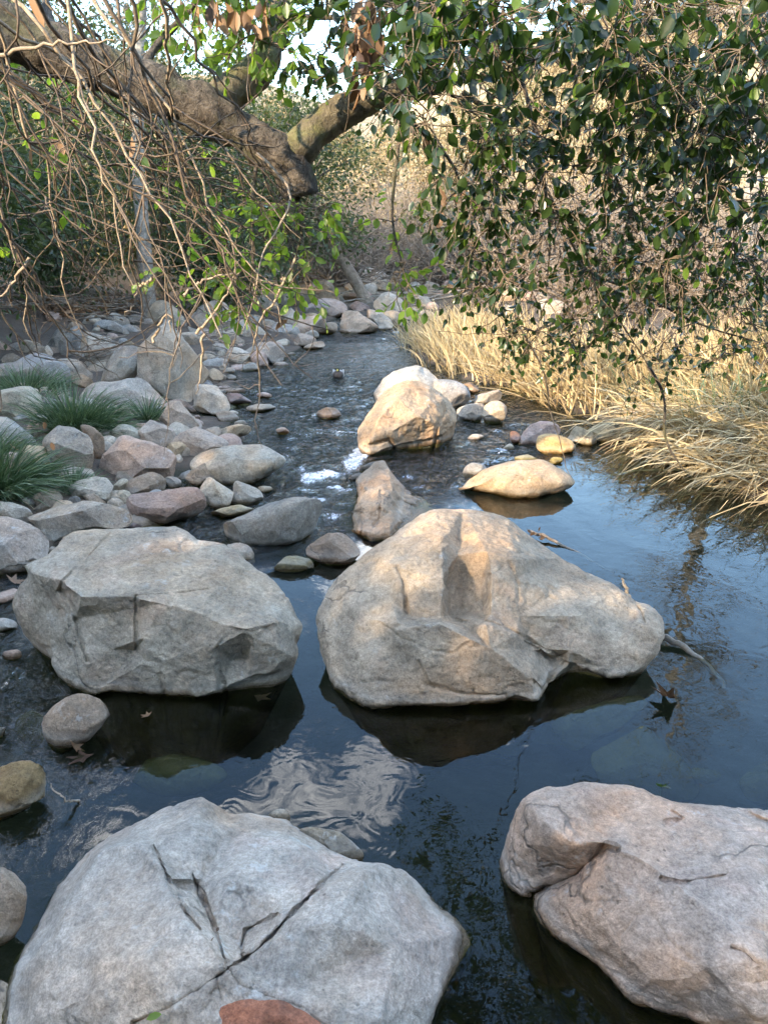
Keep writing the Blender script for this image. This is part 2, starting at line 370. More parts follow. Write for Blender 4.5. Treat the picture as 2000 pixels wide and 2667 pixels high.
# ------------------------------------------------------------------ stones
def vnormals(V, F):
    n = np.zeros_like(V)
    a, b, c = V[F[:, 0]], V[F[:, 1]], V[F[:, 2]]
    fn = np.cross(b - a, c - a)
    for k in range(F.shape[1]): np.add.at(n, F[:, k], fn)
    return n / (np.linalg.norm(n, axis=1, keepdims=True) + 1e-9)
def resample(poly, n, chaikin=1):
    P = np.asarray(poly, float)
    for _ in range(chaikin):
        Q = np.roll(P, -1, 0); P = np.stack([P * .78 + Q * .22, P * .22 + Q * .78], 1).reshape(-1, P.shape[1])
    L = np.concatenate([P, P[:1]]); d = np.hypot(*(np.diff(L[:, :2], axis=0).T)); s = np.concatenate([[0], np.cumsum(d)])
    q = np.linspace(0, s[-1], n, endpoint=False)
    return np.stack([np.interp(q, s, L[:, k]) for k in range(P.shape[1])], 1)
def polar_faces(M, N):                 # rings 0..M-1 of N points, no poles
    i = np.arange(M - 1)[:, None]; j = np.arange(N)[None, :]; k = (j + 1) % N
    return np.stack([i * N + j, i * N + k, (i + 1) * N + k, (i + 1) * N + j], -1).reshape(-1, 4)
def seal(rings):                       # rings from front centre to back centre -> V, F
    R = np.stack(rings); M_, N = R.shape[:2]
    V = R.reshape(-1, 3); F = polar_faces(M_, N)
    a = len(V); V = np.concatenate([V, R[0].mean(0)[None], R[-1].mean(0)[None]])
    j = np.arange(N); k = (j + 1) % N
    T = np.concatenate([np.stack([k, j, np.full(N, a)], 1), np.stack([(M_ - 1) * N + j, (M_ - 1) * N + k, np.full(N, a + 1)], 1)])
    return V, F, T
def orient(V, F, T):                   # outward faces
    c = V.mean(0); a = V[F[:, 0]]; fn = np.cross(V[F[:, 1]] - a, V[F[:, 2]] - a)
    if ((a - c) * fn).sum() < 0: F, T = F[:, ::-1], T[:, ::-1]
    return F, T
ROCKS = {}
def outline_rock(pts, label, color, name='boulder', depth=0.75, facets=5, rough=1.0, seed=None, thick=0.5, z_sub=None, y=None, N=76, M=26, cat='boulder', group=None, lift=0.0, mat=None):
    seed = seed if seed is not None else (len(ROCKS) * 13 + 5)
    rs = np.random.default_rng(seed)
    P = resample(pts, N, 1 if facets > 3 else 2)
    P = P.mean(0) + (P - P.mean(0)) * np.array([1.06, 1.05])
    u, v = P[:, 0], P[:, 1]
    vb, vt = v.max(), v.min(); uc = u[v > vb - 0.25 * (vb - vt)].mean()
    if y is None:
        if z_sub is not None: y = (CAMH - z_sub) / float(slope(vb))
        else: y = hit(uc, vb)[1]
    wpx = u.max() - u.min(); wm = wpx / FPX * y * 1.03; hm = (vb - vt) / FPX * y
    Dp = depth * math.sqrt(wm * max(hm, 0.35 * wm))
    tt = (vb - v) / (vb - vt)
    rim = at_y(u, v, y + Dp * (0.05 + 0.75 * tt ** 1.3))
    rim[:, 2] -= 0.10 * hm * (np.clip(0.22 - tt, 0, 1) / 0.22) ** 1.5 - lift
    C = rim.mean(0)
    nrm = np.array([0, 0, CAMH]) - C; nrm = nrm / np.linalg.norm(nrm); nrm = nrm + np.array([0, 0, 0.35]); nrm /= np.linalg.norm(nrm)
    T = thick * min(wm, Dp, hm * 1.6)
    rings = []
    ph = np.linspace(0.03, math.pi / 2, M)
    for p in ph: rings.append(C + (rim - C) * math.sin(p) ** 0.9 + nrm * T * math.cos(p) ** 1.1)
    for s, o in ((0.97, 0.12), (0.9, 0.3), (0.76, 0.5), (0.5, 0.68), (0.2, 0.75)): rings.append(C + (rim - C) * s - nrm * T * o + np.array([0, 0.2, -0.5]) * T * o)
    V, F, Tt = seal(rings)
    F, Tt = orient(V, F, Tt)
    for k in range(facets if facets < 3 else int(facets * 1.8)):
        q = nrm * rs.uniform(0.6, 1.1) + rs.normal(size=3) * 0.6; q /= np.linalg.norm(q)
        if q @ nrm < 0.05: continue
        s_ = (V - C) @ q; d = s_.max() * rs.uniform(0.58, 0.86)
        ex = np.maximum(s_ - d, 0); V = V - ex[:, None] * q * 0.94
    nv = vnormals(V, F)
    S = max(wm, hm)
    disp = 0.022 * S * fbm(V / S * 2.6 + seed, 3, seed) + 0.007 * S * fbm(V / S * 11 + seed, 3, seed + 3)
    ridge = 1 - np.abs(fbm(V / S * 3.4 + seed * 2, 2, seed + 9)); disp -= 0.03 * S * np.clip(ridge - 0.9, 0, 1) * 10 * 0.16
    fade = np.ones(len(V)); fade[:] = 1
    V = V + nv * (disp * rough)[:, None]
    base = np.array([C[0], C[1], max(0.0, ground1(C[0], C[1])) if z_sub is None else z_sub])
    me = mesh_np(name, V - base, [F, Tt])
    me.set_sharp_from_angle(angle=math.radians(24))
    o = obj(name, me, mat or M_['rock'], color=color); o.location = base
    tag(o, label, cat, group)
    ROCKS[o.name] = (C, wm, hm)
    return o
M_ = M
def lin_interp(pts2, vals, edges, q):          # facet-wise interpolation over a constrained triangulation
    vs = [Vector((p[0], p[1])) for p in pts2]
    r = delaunay_2d_cdt(vs, edges, [], 0, 1e-4)
    tv = np.array([[p.x, p.y] for p in r[0]]); src = [o[0] if o else -1 for o in r[3]]
    tvals = np.array([vals[s] if s >= 0 else np.nan for s in src])
    bad = np.isnan(tvals)
    if bad.any():
        p2 = np.asarray(pts2)
        for i in np.nonzero(bad)[0]:
            d = ((p2 - tv[i]) ** 2).sum(1); w = 1 / (d + 1); tvals[i] = (w * vals).sum() / w.sum()
    outv = np.full(len(q), np.nan)
    for f in r[2]:
        a, b, c = tv[f[0]], tv[f[1]], tv[f[2]]
        den = (b[1] - c[1]) * (a[0] - c[0]) + (c[0] - b[0]) * (a[1] - c[1])
        if abs(den) < 1e-9: continue
        l1 = ((b[1] - c[1]) * (q[:, 0] - c[0]) + (c[0] - b[0]) * (q[:, 1] - c[1])) / den
        l2 = ((c[1] - a[1]) * (q[:, 0] - c[0]) + (a[0] - c[0]) * (q[:, 1] - c[1])) / den
        l3 = 1 - l1 - l2; k = (l1 > -1e-3) & (l2 > -1e-3) & (l3 > -1e-3)
        outv[k] = l1[k] * tvals[f[0]] + l2[k] * tvals[f[1]] + l3[k] * tvals[f[2]]
    k = np.isnan(outv)
    if k.any():
        p2 = np.asarray(pts2)
        idx = ((q[k][:, None] - p2[None]) ** 2).sum(2).argmin(1); outv[k] = np.asarray(vals)[idx]
    return outv
def hero_rock(outline, inner, label, color, cracks=(), name='boulder', N=520, M=150, smooth=1, noise=1.0, seed=1, drop=0.62, ridges=()):
    """outline / inner: (u, v, ground distance) in photo pixels; facets are planar between the points."""
    pts2 = [(p[0], p[1]) for p in outline] + [(p[0], p[1]) for p in inner]
    ys = np.array([p[2] for p in outline] + [p[2] for p in inner], float)
    n = len(outline); edges = [(i, (i + 1) % n) for i in range(n)] + [(n + a, n + b) for a, b in ridges]
    rim2 = resample([(p[0], p[1], p[2]) for p in outline], N, 1)
    c2 = rim2[:, :2].mean(0)
    s = np.linspace(0.006, 1, M) ** 0.8
    Q = c2 + (rim2[None, :, :2] - c2) * s[:, None, None]
    inv = lin_interp(pts2, 1 / ys, edges, Q.reshape(-1, 2)).reshape(M, N)
    inv[-1] = 1 / rim2[:, 2]
    for _ in range(smooth):
        a = (np.roll(inv, 1, 1) + np.roll(inv, -1, 1) + 2 * inv) / 4
        b = a.copy(); b[1:-1] = (a[2:] + a[:-2] + 2 * a[1:-1]) / 4; b[-1] = inv[-1]; inv = b
    # roll the surface over towards the rim so that the silhouette is rounded
    q = np.clip((s - 0.94) / 0.06, 0, 1)[:, None]
    Y = 1 / inv + 0.03 * q ** 2.5
    for (poly, wpx, dep) in cracks:
        pl = np.asarray(poly, float); dm = np.full((M, N), 1e9)
        for a, b in zip(pl[:-1], pl[1:]):
            ab = b - a; tt = np.clip(((Q - a) @ ab) / (ab @ ab), 0, 1)
            dm = np.minimum(dm, np.hypot(*np.moveaxis(Q - a - tt[..., None] * ab, -1, 0)))
        jag = 1 + 0.5 * fbm(np.stack([Q[..., 0] / 30, Q[..., 1] / 30, 0 * dm], -1), 2, seed + 77)
        Y = Y + dep * np.exp(-(dm / (wpx * jag)) ** 2)
    G = at_y(Q[..., 0], Q[..., 1], Y)
    rings = [G[i] for i in range(M)]
    rim = G[-1]; C = rim.mean(0)
    for sc, o in ((0.985, 0.02), (0.95, 0.07), (0.9, 0.14), (0.82, 0.25), (0.7, 0.4), (0.5, 0.55), (0.25, 0.62)):
        R = C + (rim - C) * sc; R[:, 2] = rim[:, 2] - o * drop / 0.62; R[:, 1] += 0.03 * o; rings.append(R)
    V, F, T = seal(rings); F, T = orient(V, F, T)
    nv = vnormals(V, F)
    disp = 0.009 * fbm(V * 4.5, 3, seed) + 0.0045 * fbm(V * 16, 3, seed + 4) + 0.0026 * fbm(V * 48, 3, seed + 8) - 0.010 * np.clip(0.16 - np.abs(fbm(V * 5.5, 3, seed + 12)), 0, 1) * 3
    V = V + nv * (disp * noise)[:, None]
    base = np.array([C[0], C[1], 0.0])
    me = mesh_np(name, V - base, [F, T]); me.set_sharp_from_angle(angle=math.radians(32))
    o = obj(name, me, M_['rock'], color=color); o.location = base
    tag(o, label, 'boulder')
    ROCKS[o.name] = (C, 1, 1)
    return o
GRANITE = (0.43, 0.405, 0.355); PALE = (0.50, 0.48, 0.44); TAN = (0.46, 0.37, 0.27); BLUE = (0.33, 0.34, 0.345)
PINK = (0.43, 0.345, 0.315); BROWN = (0.27, 0.205, 0.15); DARK = (0.17, 0.165, 0.15); RUST = (0.30, 0.17, 0.12); OCHRE = (0.48, 0.36, 0.19); MOSS = (0.20, 0.18, 0.075); GREY = (0.35, 0.34, 0.315)

s5 = .6028; o5 = (0, 1300)
b1_out = D([(55,450,2.95),(80,390,2.95),(130,330,2.93),(115,280,2.92),(225,240,2.95),(290,145,3.10),(400,130,3.15),(495,130,3.17),(600,120,3.18),(740,115,3.20),(800,135,3.18),(850,175,3.12),(900,180,3.10),(960,185,3.1),
  (1020,220,3.05),(1090,290,2.98),(1170,345,2.92),(1240,420,2.84),(1270,480,2.78),(1310,540,2.75),(1310,570,2.73),(1280,600,2.68),(1290,660,2.66),(1280,690,2.62),(1200,750,2.59),(1080,790,2.57),(950,840,2.54),(880,875,2.515),
  (780,865,2.53),(640,850,2.55),(470,845,2.57),(390,860,2.55),(330,830,2.58),(290,800,2.62),(240,750,2.65),(210,650,2.76),(150,610,2.85),(90,550,2.90)], s5, o5)
b1_in = D([(145,325,2.82),(240,400,2.74),(262,392,2.74),(320,500,2.67),(330,540,2.665),(350,700,2.60),(270,350,2.68),(350,420,2.615),(590,420,2.615),(580,470,2.62),(585,650,2.62),(600,430,2.585),(625,600,2.548),(632,700,2.545),
  (700,450,2.59),(860,490,2.59),(960,540,2.57),(1060,560,2.55),(1200,530,2.63),(400,230,2.92),(390,225,2.94),(490,140,3.14),(340,470,2.63),(382,700,2.585),(335,520,2.675),(700,700,2.535),(940,640,2.53),(940,830,2.525),(1075,690,2.63),(1000,700,2.60),
  (1050,580,2.553),(1090,600,2.56),(1090,690,2.575),(1200,640,2.575),(480,650,2.615),(460,800,2.575),(700,780,2.53),(200,480,2.80),(250,600,2.71),(150,470,2.85),(280,370,2.66),(300,600,2.67)], s5, o5)
hero_rock(b1_out, b1_in, 'pale flat topped granite boulder with chiselled front face, left of the two large middle boulders', GRANITE,
  cracks=[(D([(495,135),(400,232),(275,350),(268,392),(300,450),(330,520)], s5, o5), 5, 0.02), (D([(590,420),(592,520),(588,650)], s5, o5), 4, 0.02), (D([(335,520),(345,600),(380,700)], s5, o5), 6, 0.02),
          (D([(690,760),(715,850)], s5, o5), 5, 0.015), (D([(940,640),(945,740),(975,830)], s5, o5), 5, 0.015), (D([(600,418),(800,400),(900,390)], s5, o5), 2.5, 0.006)], seed=11)

b2_out = D([(680,1345,2.85),(690,1310,2.9),(710,1270,2.95),(745,1230,3.0),(790,1190,3.05),(850,1150,3.15),(900,1115,3.25),(935,1100,3.3),(1000,1100,3.35),(1060,1105,3.35),(1095,1120,3.35),(1150,1165,3.3),(1210,1205,3.2),(1270,1240,3.1),
  (1330,1265,3.0),(1370,1300,2.95),(1410,1310,2.92),(1435,1340,2.85),(1435,1375,2.78),(1420,1420,2.70),(1390,1450,2.68),(1330,1468,2.66),(1290,1455,2.67),(1240,1432,2.70),(1225,1440,2.66),(1190,1480,2.60),(1160,1525,2.48),(1110,1505,2.50),
  (1060,1520,2.48),(980,1525,2.46),(900,1530,2.46),(790,1535,2.46),(745,1515,2.52),(715,1480,2.60),(695,1420,2.70)])
b2_in = D([(880,1330,2.68),(955,1330,2.655),(958,1250,2.77),(955,1170,2.98),(870,1230,2.83),(1050,1190,2.93),(1115,1210,2.9),(1060,1330,2.68),(985,1200,2.99),(970,1250,2.93),(1000,1260,2.95),(1000,1320,2.84),(975,1330,2.79),(1045,1325,2.80),(1040,1250,2.91),(1062,1250,2.79),
  (1110,1250,2.82),(1120,1330,2.70),(860,1350,2.56),(950,1345,2.54),(1060,1400,2.52),(1150,1470,2.495),(930,1430,2.49),(800,1450,2.52),(780,1330,2.72),(760,1400,2.62),(1205,1420,2.75),(1150,1405,2.67),(1120,1370,2.64),(1250,1330,2.77),(1330,1400,2.70),(1300,1440,2.67),
  (1200,1280,2.90),(1380,1350,2.79),(850,1300,2.72),(1000,1480,2.475),(1050,1350,2.60),(840,1400,2.56),(900,1490,2.475),(1190,1450,2.66),(1230,1405,2.68)])
hero_rock(b2_out, b2_in, 'largest grey tan boulder with a sunlit hollowed brow in the middle of the stream', (0.45, 0.40, 0.335),
  cracks=[(D([(858,1225),(872,1260),(880,1325)]), 5, 0.015), (D([(1100,1215),(1118,1260),(1120,1300)]), 5, 0.012), (D([(860,1352),(950,1338),(1060,1345),(1120,1372),(1200,1425)]), 6, 0.016),
          (D([(1370,1300),(1385,1325),(1392,1345)]), 4, 0.02), (D([(905,1430),(925,1480),(1000,1500),(1090,1500)]), 5, 0.012), (D([(1150,1470),(1170,1490),(1200,1450),(1225,1430)]), 5, 0.02)], seed=23, noise=1.0)

b3_out = D([(0,2170,1.28),(20,2093,1.37),(45,2048,1.43),(65,2018,1.465),(100,1958,1.55),(145,1898,1.65),(200,1833,1.72),(250,1803,1.745),(300,1773,1.757),(360,1745,1.753),(415,1723,1.758),(440,1720,1.765),(465,1735,1.77),(500,1760,1.80),(530,1753,1.83),
  (575,1760,1.84),(625,1773,1.85),(675,1808,1.78),(725,1843,1.706),(770,1863,1.60),(850,1872,1.586),(900,1905,1.595),(950,1960,1.547),(1000,2010,1.48),(1025,2035,1.45),(1020,2060,1.42),(985,2100,1.37),(960,2150,1.31),(930,2230,1.22),(900,2300,1.15),
  (700,2350,1.04),(400,2350,1.01),(100,2320,1.10),(-20,2260,1.2)])
b3_in = D([(215,1840,1.556),(300,1825,1.516),(165,1920,1.437),(110,2030,1.31),(85,2100,1.254),(120,2180,1.146),(330,1828,1.51),(365,1900,1.405),(392,1950,1.30),(430,2010,1.245),(340,1826,1.53),(385,1910,1.45),(427,1913,1.465),(462,1998,1.34),(492,2093,1.19),
  (400,2000,1.245),(300,2100,1.149),(480,2090,1.172),(440,1900,1.475),(520,2040,1.32),(500,1900,1.435),(560,1850,1.54),(600,1940,1.41),(640,1830,1.60),(700,1920,1.398),(780,1890,1.46),(660,2000,1.284),(620,1985,1.315),(530,2070,1.245),(505,2100,1.18),
  (700,2100,1.24),(850,2050,1.297),(820,2200,1.126),(600,2150,1.161),(690,1950,1.36),(250,2250,1.07),(420,2200,1.10),(520,1800,1.68),(600,1800,1.68),(420,1780,1.62),(730,1990,1.29)])
hero_rock(b3_out, b3_in, 'pale cracked boulder with pinkish patches filling the bottom left corner', (0.47, 0.455, 0.435),
  cracks=[(D([(332,1828),(365,1900),(390,1948),(432,2008)]), 4, 0.022), (D([(415,1890),(440,1940),(462,2000),(492,2093)]), 3.5, 0.018), (D([(740,1868),(690,1915),(620,1985),(560,2050),(492,2095),(440,2130),(360,2180),(290,2210)]), 5, 0.030),
          (D([(525,2075),(522,2045),(530,2010),(600,1975)]), 3, 0.012), (D([(492,2095),(520,2130),(600,2160),(660,2180),(710,2225)]), 5, 0.028),
          (D([(215,1838),(175,1905),(140,1960),(105,2030)]), 3, 0.01), (D([(465,2110),(478,2160)]), 3, 0.012)], seed=37, noise=0.9, drop=0.75)

s8 = .6028; o8 = (1000, 1950)
b4_out = D([(500,560,1.66),(500,500,1.68),(530,380,1.69),(560,290,1.685),(600,220,1.69),(680,170,1.715),(780,160,1.725),(890,150,1.733),(1000,155,1.735),(1090,165,1.733),(1180,195,1.715),(1260,225,1.70),(1400,240,1.70),(1540,255,1.695),(1660,265,1.686),
  (1900,300,1.68),(2100,600,1.44),(2100,1100,1.18),(1700,1300,1.18),(1300,1190,1.245),(1160,1150,1.265),(1060,1110,1.29),(1000,1040,1.33),(900,950,1.385),(780,860,1.44),(690,790,1.49),(650,720,1.54),(640,630,1.60),(580,630,1.60),(520,600,1.63)], s8, o8)
b4_in = D([(560,480,1.645),(700,320,1.58),(800,400,1.535),(960,405,1.525),(1000,430,1.494),(640,420,1.60),(840,535,1.575),(870,500,1.56),(760,560,1.60),(680,600,1.60),(850,575,1.515),(780,600,1.54),(700,660,1.53),(1000,460,1.49),(1150,500,1.444),(1300,620,1.36),(1400,700,1.316),
  (1400,950,1.215),(1300,1000,1.233),(1600,900,1.208),(1600,1150,1.155),(900,700,1.426),(1000,850,1.347),(1150,1000,1.265),(1200,700,1.353),(1250,900,1.265),(1000,300,1.63),(1300,400,1.53),(1600,500,1.45),(750,250,1.65)], s8, o8)
hero_rock(b4_out, b4_in, 'pinkish grey boulder split by a dark crack in the bottom right corner', (0.46, 0.40, 0.365),
  cracks=[(D([(1000,432),(960,420),(900,470),(830,545),(760,575),(700,600),(645,625)], s8, o8), 7, 0.035), (D([(1250,270),(1290,300),(1220,315)], s8, o8), 4, 0.012), (D([(1200,560),(1280,580),(1480,545)], s8, o8), 4, 0.012), (D([(1540,262),(1600,290),(1650,315)], s8, o8), 6, 0.02), (D([(1500,860),(1560,880),(1600,920)], s8, o8), 4, 0.012)], seed=41, noise=0.9, drop=0.75)

tE = (.3014, (600, 1130))
py_out = D([(850,670,5.1),(960,550,5.15),(1080,400,5.25),(1180,310,5.3),(1270,235,5.3),(1330,228,5.3),(1370,290,5.25),(1430,370,5.2),(1500,440,5.1),(1600,510,5.0),(1700,580,4.9),(1790,660,4.7),(1750,760,4.45),(1600,850,4.25),(1400,920,4.2),(1230,945,4.15),(1150,910,4.2),(1050,850,4.3),(935,800,4.42),(935,720,4.6),(1000,690,4.7)], *tE)
py_in = D([(1290,300,5.15),(1390,410,4.75),(1280,480,4.6),(1160,470,4.7),(1110,560,4.65),(1110,640,4.45),(1130,830,4.2),(1300,600,4.4),(1290,740,4.3),(1370,800,4.22),(1410,480,4.68),(1400,650,4.45),(1500,620,4.7),(1500,750,4.45),(1090,560,4.95),(1030,650,4.9),(1230,860,4.17),(1180,480,4.72)], *tE)
hero_rock(py_out, py_in, 'pointed tan boulder standing just behind the largest middle boulder', (0.43, 0.345, 0.265), cracks=[(D([(1300,500),(1290,640),(1285,740),(1240,790)], *tE), 5, 0.03), (D([(1120,600),(1140,760),(1130,880)], *tE), 4, 0.03), (D([(1470,570),(1520,610),(1600,640)], *tE), 5, 0.03)], N=180, M=60, seed=51, noise=1.3, drop=0.9)

def T(o, s=.2411): return lambda *p: D(list(p), s, o)
A = T((0, 760)); B = T((300, 760)); C_ = T((0, 1040)); D_ = T((300, 1040)); E = T((600, 1130), .3014); R5 = T((0, 1300), .6028); R7 = T((0, 1950), .6028); G = T((1150, 1050), .3014); R4 = T((1000, 600), .6028); F_ = T((700, 700)); S = T((0, 0), 1.0); DI = T((0, 0), 1.2055)
R = outline_rock
# mid stream
hero_rock(D([(772,935,6.25),(785,905,6.35),(805,880,6.4),(830,845,6.5),(865,825,6.6),(890,820,6.65),(925,828,6.7),(960,852,6.7),(985,890,6.6),(988,915,6.45),(950,945,6.25),(900,952,6.2),(830,970,6.05),(800,985,5.97),(776,978,6.05)]),
  D([(860,858,6.28),(820,900,6.12),(798,950,6.0),(850,930,6.07),(930,870,6.32),(940,912,6.2),(957,862,6.5),(900,900,6.12),(885,840,6.45),(975,900,6.42)]), 'large rounded tan boulder in full sun in mid stream', TAN, cracks=[(D([(955,855),(962,885),(945,920),(940,945)]), 4, 0.04), (D([(800,960),(840,950),(850,965)]), 4, 0.04)], N=180, M=60, seed=61, noise=1.3, drop=0.8, smooth=3)
R(DI((805,862),(840,812),(890,790),(930,800),(955,815),(965,850),(930,870),(860,880)), 'pale whitish boulder directly behind the rounded tan boulder', PALE, facets=4, N=100, M=36)
R(DI((925,830),(955,820),(985,825),(1008,840),(1014,862),(1000,880),(960,880),(930,870)), 'smooth blue grey boulder at the right shoulder of the pale whitish boulder', BLUE, facets=2)
R(R4((310,775),(350,758),(400,748),(440,752),(430,790),(420,825),(330,815)), 'low shaded slab left of the small sunlit block beside the tan boulder', GREY, facets=4, cat='stone', name='stone')
R(R4((415,800),(430,760),(480,733),(510,745),(530,770),(515,825),(430,830)), 'small sunlit angular block at right of the tan mid stream boulder', (0.46,.39,.30), facets=6)
R(R4((370,750),(420,700),(480,680),(515,715),(480,740),(420,755)), 'grey wedge of stone behind the small sunlit block', GREY, facets=5, name='stone', cat='stone')
R(R4((320,660),(370,655),(424,685),(390,702),(350,700)), 'flat dark brown stone at the reed edge behind the blue grey boulder', BROWN, facets=3, name='stone', cat='stone')
R(R4((360,897),(390,878),(435,888),(415,905),(370,912)), 'small oval grey stone alone in the riffle', GREY, facets=2, name='stone', cat='stone')
R(G((590,300),(640,250),(700,222),(780,185),(870,165),(970,175),(1022,230),(1010,275),(880,285),(840,330),(760,370),(680,345)), 'flat pink slab behind the round golden stone', PINK, facets=5)
R(G((580,270),(610,240),(660,250),(685,290),(680,340),(620,345),(590,325)), 'dark red brown lump at the left end of the flat pink slab', RUST, facets=3, name='stone', cat='stone')
R(G((825,330),(840,285),(930,272),(1040,285),(1110,320),(1150,380),(1130,410),(1000,440),(900,430),(825,395)), 'round golden stone in sun at the lip of the pool', OCHRE, facets=2, N=90, M=34)
R(G((1065,295),(1120,240),(1180,190),(1230,200),(1340,290),(1370,345),(1340,365),(1200,352),(1100,315)), 'angular tan rock right of the round golden stone', (0.42,.36,.25), facets=5)
R(G((1230,205),(1300,185),(1400,180),(1480,205),(1560,240),(1615,280),(1480,312),(1370,345),(1320,280)), 'humped tan rock with mossy right end next to the angular tan rock', (0.36,.31,.20), facets=3)
R(R4((1005,835),(1030,775),(1060,768),(1130,735),(1210,750),(1260,800),(1240,835),(1160,855),(1060,865)), 'wide tan boulder half under the dry reeds on the right bank', (0.44,.36,.26), facets=5)
R(R4((1320,962),(1350,935),(1420,920),(1462,935),(1440,968),(1370,985)), 'small flat grey stone at the water line under the bent reeds', GREY, facets=2, name='stone', cat='stone')
R(G((105,692),(220,650),(350,590),(480,550),(620,525),(760,515),(880,515),(980,560),(1060,610),(1110,650),(1135,690),(1120,730),(1000,775),(880,800),(740,822),(600,815),(480,775),(320,735),(200,715)), 'long low fish shaped tan boulder between riffle and pool', (0.45,.37,.27), facets=2, N=130, M=44, thick=.42, depth=.9, seed=8)
R(G((180,605),(215,540),(270,512),(330,525),(390,550),(380,592),(260,637),(200,622)), 'small pale stone at the left tip of the fish shaped boulder', PALE, facets=4, name='stone', cat='stone')
R(G((620,485),(660,455),(740,445),(800,452),(835,490),(780,512),(690,512)), 'wet mossy stone awash below the round golden stone', MOSS, facets=2, name='stone', cat='stone')
R(G((920,512),(950,472),(1000,465),(1045,485),(1030,515),(970,530)), 'small yellow stone awash in front of the golden stone', (0.40,.33,.10), facets=2, name='stone', cat='stone')
R(G((525,388),(570,345),(615,365),(625,395),(590,412),(545,410)), 'small pale stone awash left of the golden stone', (0.36,.34,.26), facets=2, name='stone', cat='stone')
R(E((650,1020),(720,920),(800,880),(870,850),(960,840),(1040,870),(1100,960),(1120,1020),(1060,1085),(980,1130),(850,1128),(740,1085)), 'brown grey faceted rock in the gap between the two large middle boulders', (0.31,.265,.225), facets=6, N=100, M=36)
R(E((365,1172),(440,1100),(500,1045),(600,1045),(700,1080),(745,1140),(620,1185),(480,1195)), 'low wet rock with green moss in the gap between the two large boulders', (0.24,.23,.14), facets=4, name='stone', cat='stone')
R(E((1110,300),(1200,252),(1290,235),(1310,290),(1200,335),(1120,325)), 'dark wet stone in white water left of the pointed boulder', DARK, facets=3, name='stone', cat='stone')
R(E((1005,400),(1070,350),(1140,330),(1130,390),(1060,410)), 'smaller dark wet stone below the white water', DARK, facets=3, name='stone', cat='stone')
R(S((543,1396),(600,1355),(690,1318),(790,1300),(828,1303),(848,1330),(855,1352),(835,1378),(780,1405),(700,1425),(610,1420),(560,1412)), 'long dark grey smooth boulder across the channel behind the flat topped boulder', (0.29,.285,.265), facets=4, N=120, M=42, seed=19)
R(R5((975,195),(1020,188),(1075,200),(1105,232),(1098,275),(1030,265)), 'pale stone peeping out behind the right edge of the flat topped boulder', GRANITE, facets=4, name='stone', cat='stone')
R(R4((-185,290),(-160,272),(-100,270),(-60,285),(-80,305),(-150,308)), 'small brown stone breaking the riffle left of the tan boulder', BROWN, facets=3, name='stone', cat='stone')
R(R5((1100,-130),(1180,-155),(1240,-140),(1200,-115),(1130,-112)), 'low flat stone in the riffle', BROWN, facets=3, name='stone', cat='stone') if False else None
R(S((825,1075),(845,1062),(885,1062),(893,1082),(865,1090),(830,1088)), 'small angular brown stone in the riffle left of the tan boulder', (0.27,.22,.17), facets=5, name='stone', cat='stone')
R(S((718,1118),(735,1112),(757,1118),(752,1130),(725,1130)), 'tiny brown stone awash in the middle of the riffle', BROWN, facets=3, name='stone', cat='stone')
R(S((640,1058),(690,1052),(725,1060),(700,1070),(650,1073)), 'thin flat stone awash right of the white wedge boulder', (0.33,.30,.25), facets=2, name='stone', cat='stone')
R(S((668,1025),(690,1022),(712,1030),(700,1036),(672,1034)), 'little pale flat stone near the left shore of the riffle', PINK, facets=2, name='stone', cat='stone')
# left bank, far to near
R(A((630,560),(700,480),(780,390),(880,370),(920,390),(870,480),(880,620),(860,700),(780,695),(660,690)), 'dark blue grey boulder leaning against the lichen covered boulder', (0.24,.25,.255), facets=5)
R(A((870,500),(930,400),(1000,385),(1090,400),(1180,480),(1330,595),(1290,650),(1180,720),(1080,800),(1000,770),(900,715)), 'pale lichen covered boulder leaning left of the great square block', (0.40,.40,.38), facets=5, N=100, M=36)
R(A((1040,905),(1120,760),(1230,660),(1330,600),(1460,575),(1520,640),(1500,760),(1490,880),(1400,960),(1360,1000),(1230,1030),(1100,1000)), 'smooth dull grey boulder left of the great square block', (0.27,.27,.25), facets=3, N=100, M=36)
R(A((-250,860),(-100,810),(0,800),(150,770),(280,690),(400,660),(540,690),(640,770),(710,800),(790,940),(640,980),(200,990),(-250,1000)), 'long blue grey boulder behind the sedge at the left edge', (0.28,.29,.30), facets=5)
R(A((590,770),(650,730),(720,720),(830,735),(920,790),(970,890),(930,940),(800,920),(680,860)), 'rounded grey rock right of the long blue grey boulder', GREY, facets=3)
R(A((480,560),(560,450),(640,400),(740,430),(690,520),(650,620),(500,620)), 'dark grey rock behind the leaning boulders', (0.22,.23,.23), facets=4)
R(A((1010,380),(1090,310),(1180,310),(1290,350),(1430,420),(1400,460),(1250,430),(1100,410)), 'long pale rock below the leaf litter pile', (0.36,.37,.37), facets=3)
R(A((1150,245),(1250,225),(1340,270),(1410,310),(1430,400),(1300,370),(1180,310)), 'grey rock at the foot of the pale trunk', GREY, facets=3)
R(A((1370,280),(1460,240),(1540,260),(1565,320),(1500,360),(1400,340)), 'small round dark rock right of the pale trunk foot', (0.22,.215,.2), facets=2, name='stone', cat='stone')
R(A((190,570),(260,520),(420,530),(490,600),(430,650),(230,650)), 'pale angular rock at far left under the dark bush', GRANITE, facets=5)
R(A((460,620),(500,570),(570,620),(580,680),(500,700)), 'small pale stone beside the long blue grey boulder', PALE, facets=4, name='stone', cat='stone')
R(A((1300,570),(1380,530),(1470,545),(1490,600),(1400,610)), 'low brown stone in the notch left of the great square block', (0.24,.22,.17), facets=3, name='stone', cat='stone')
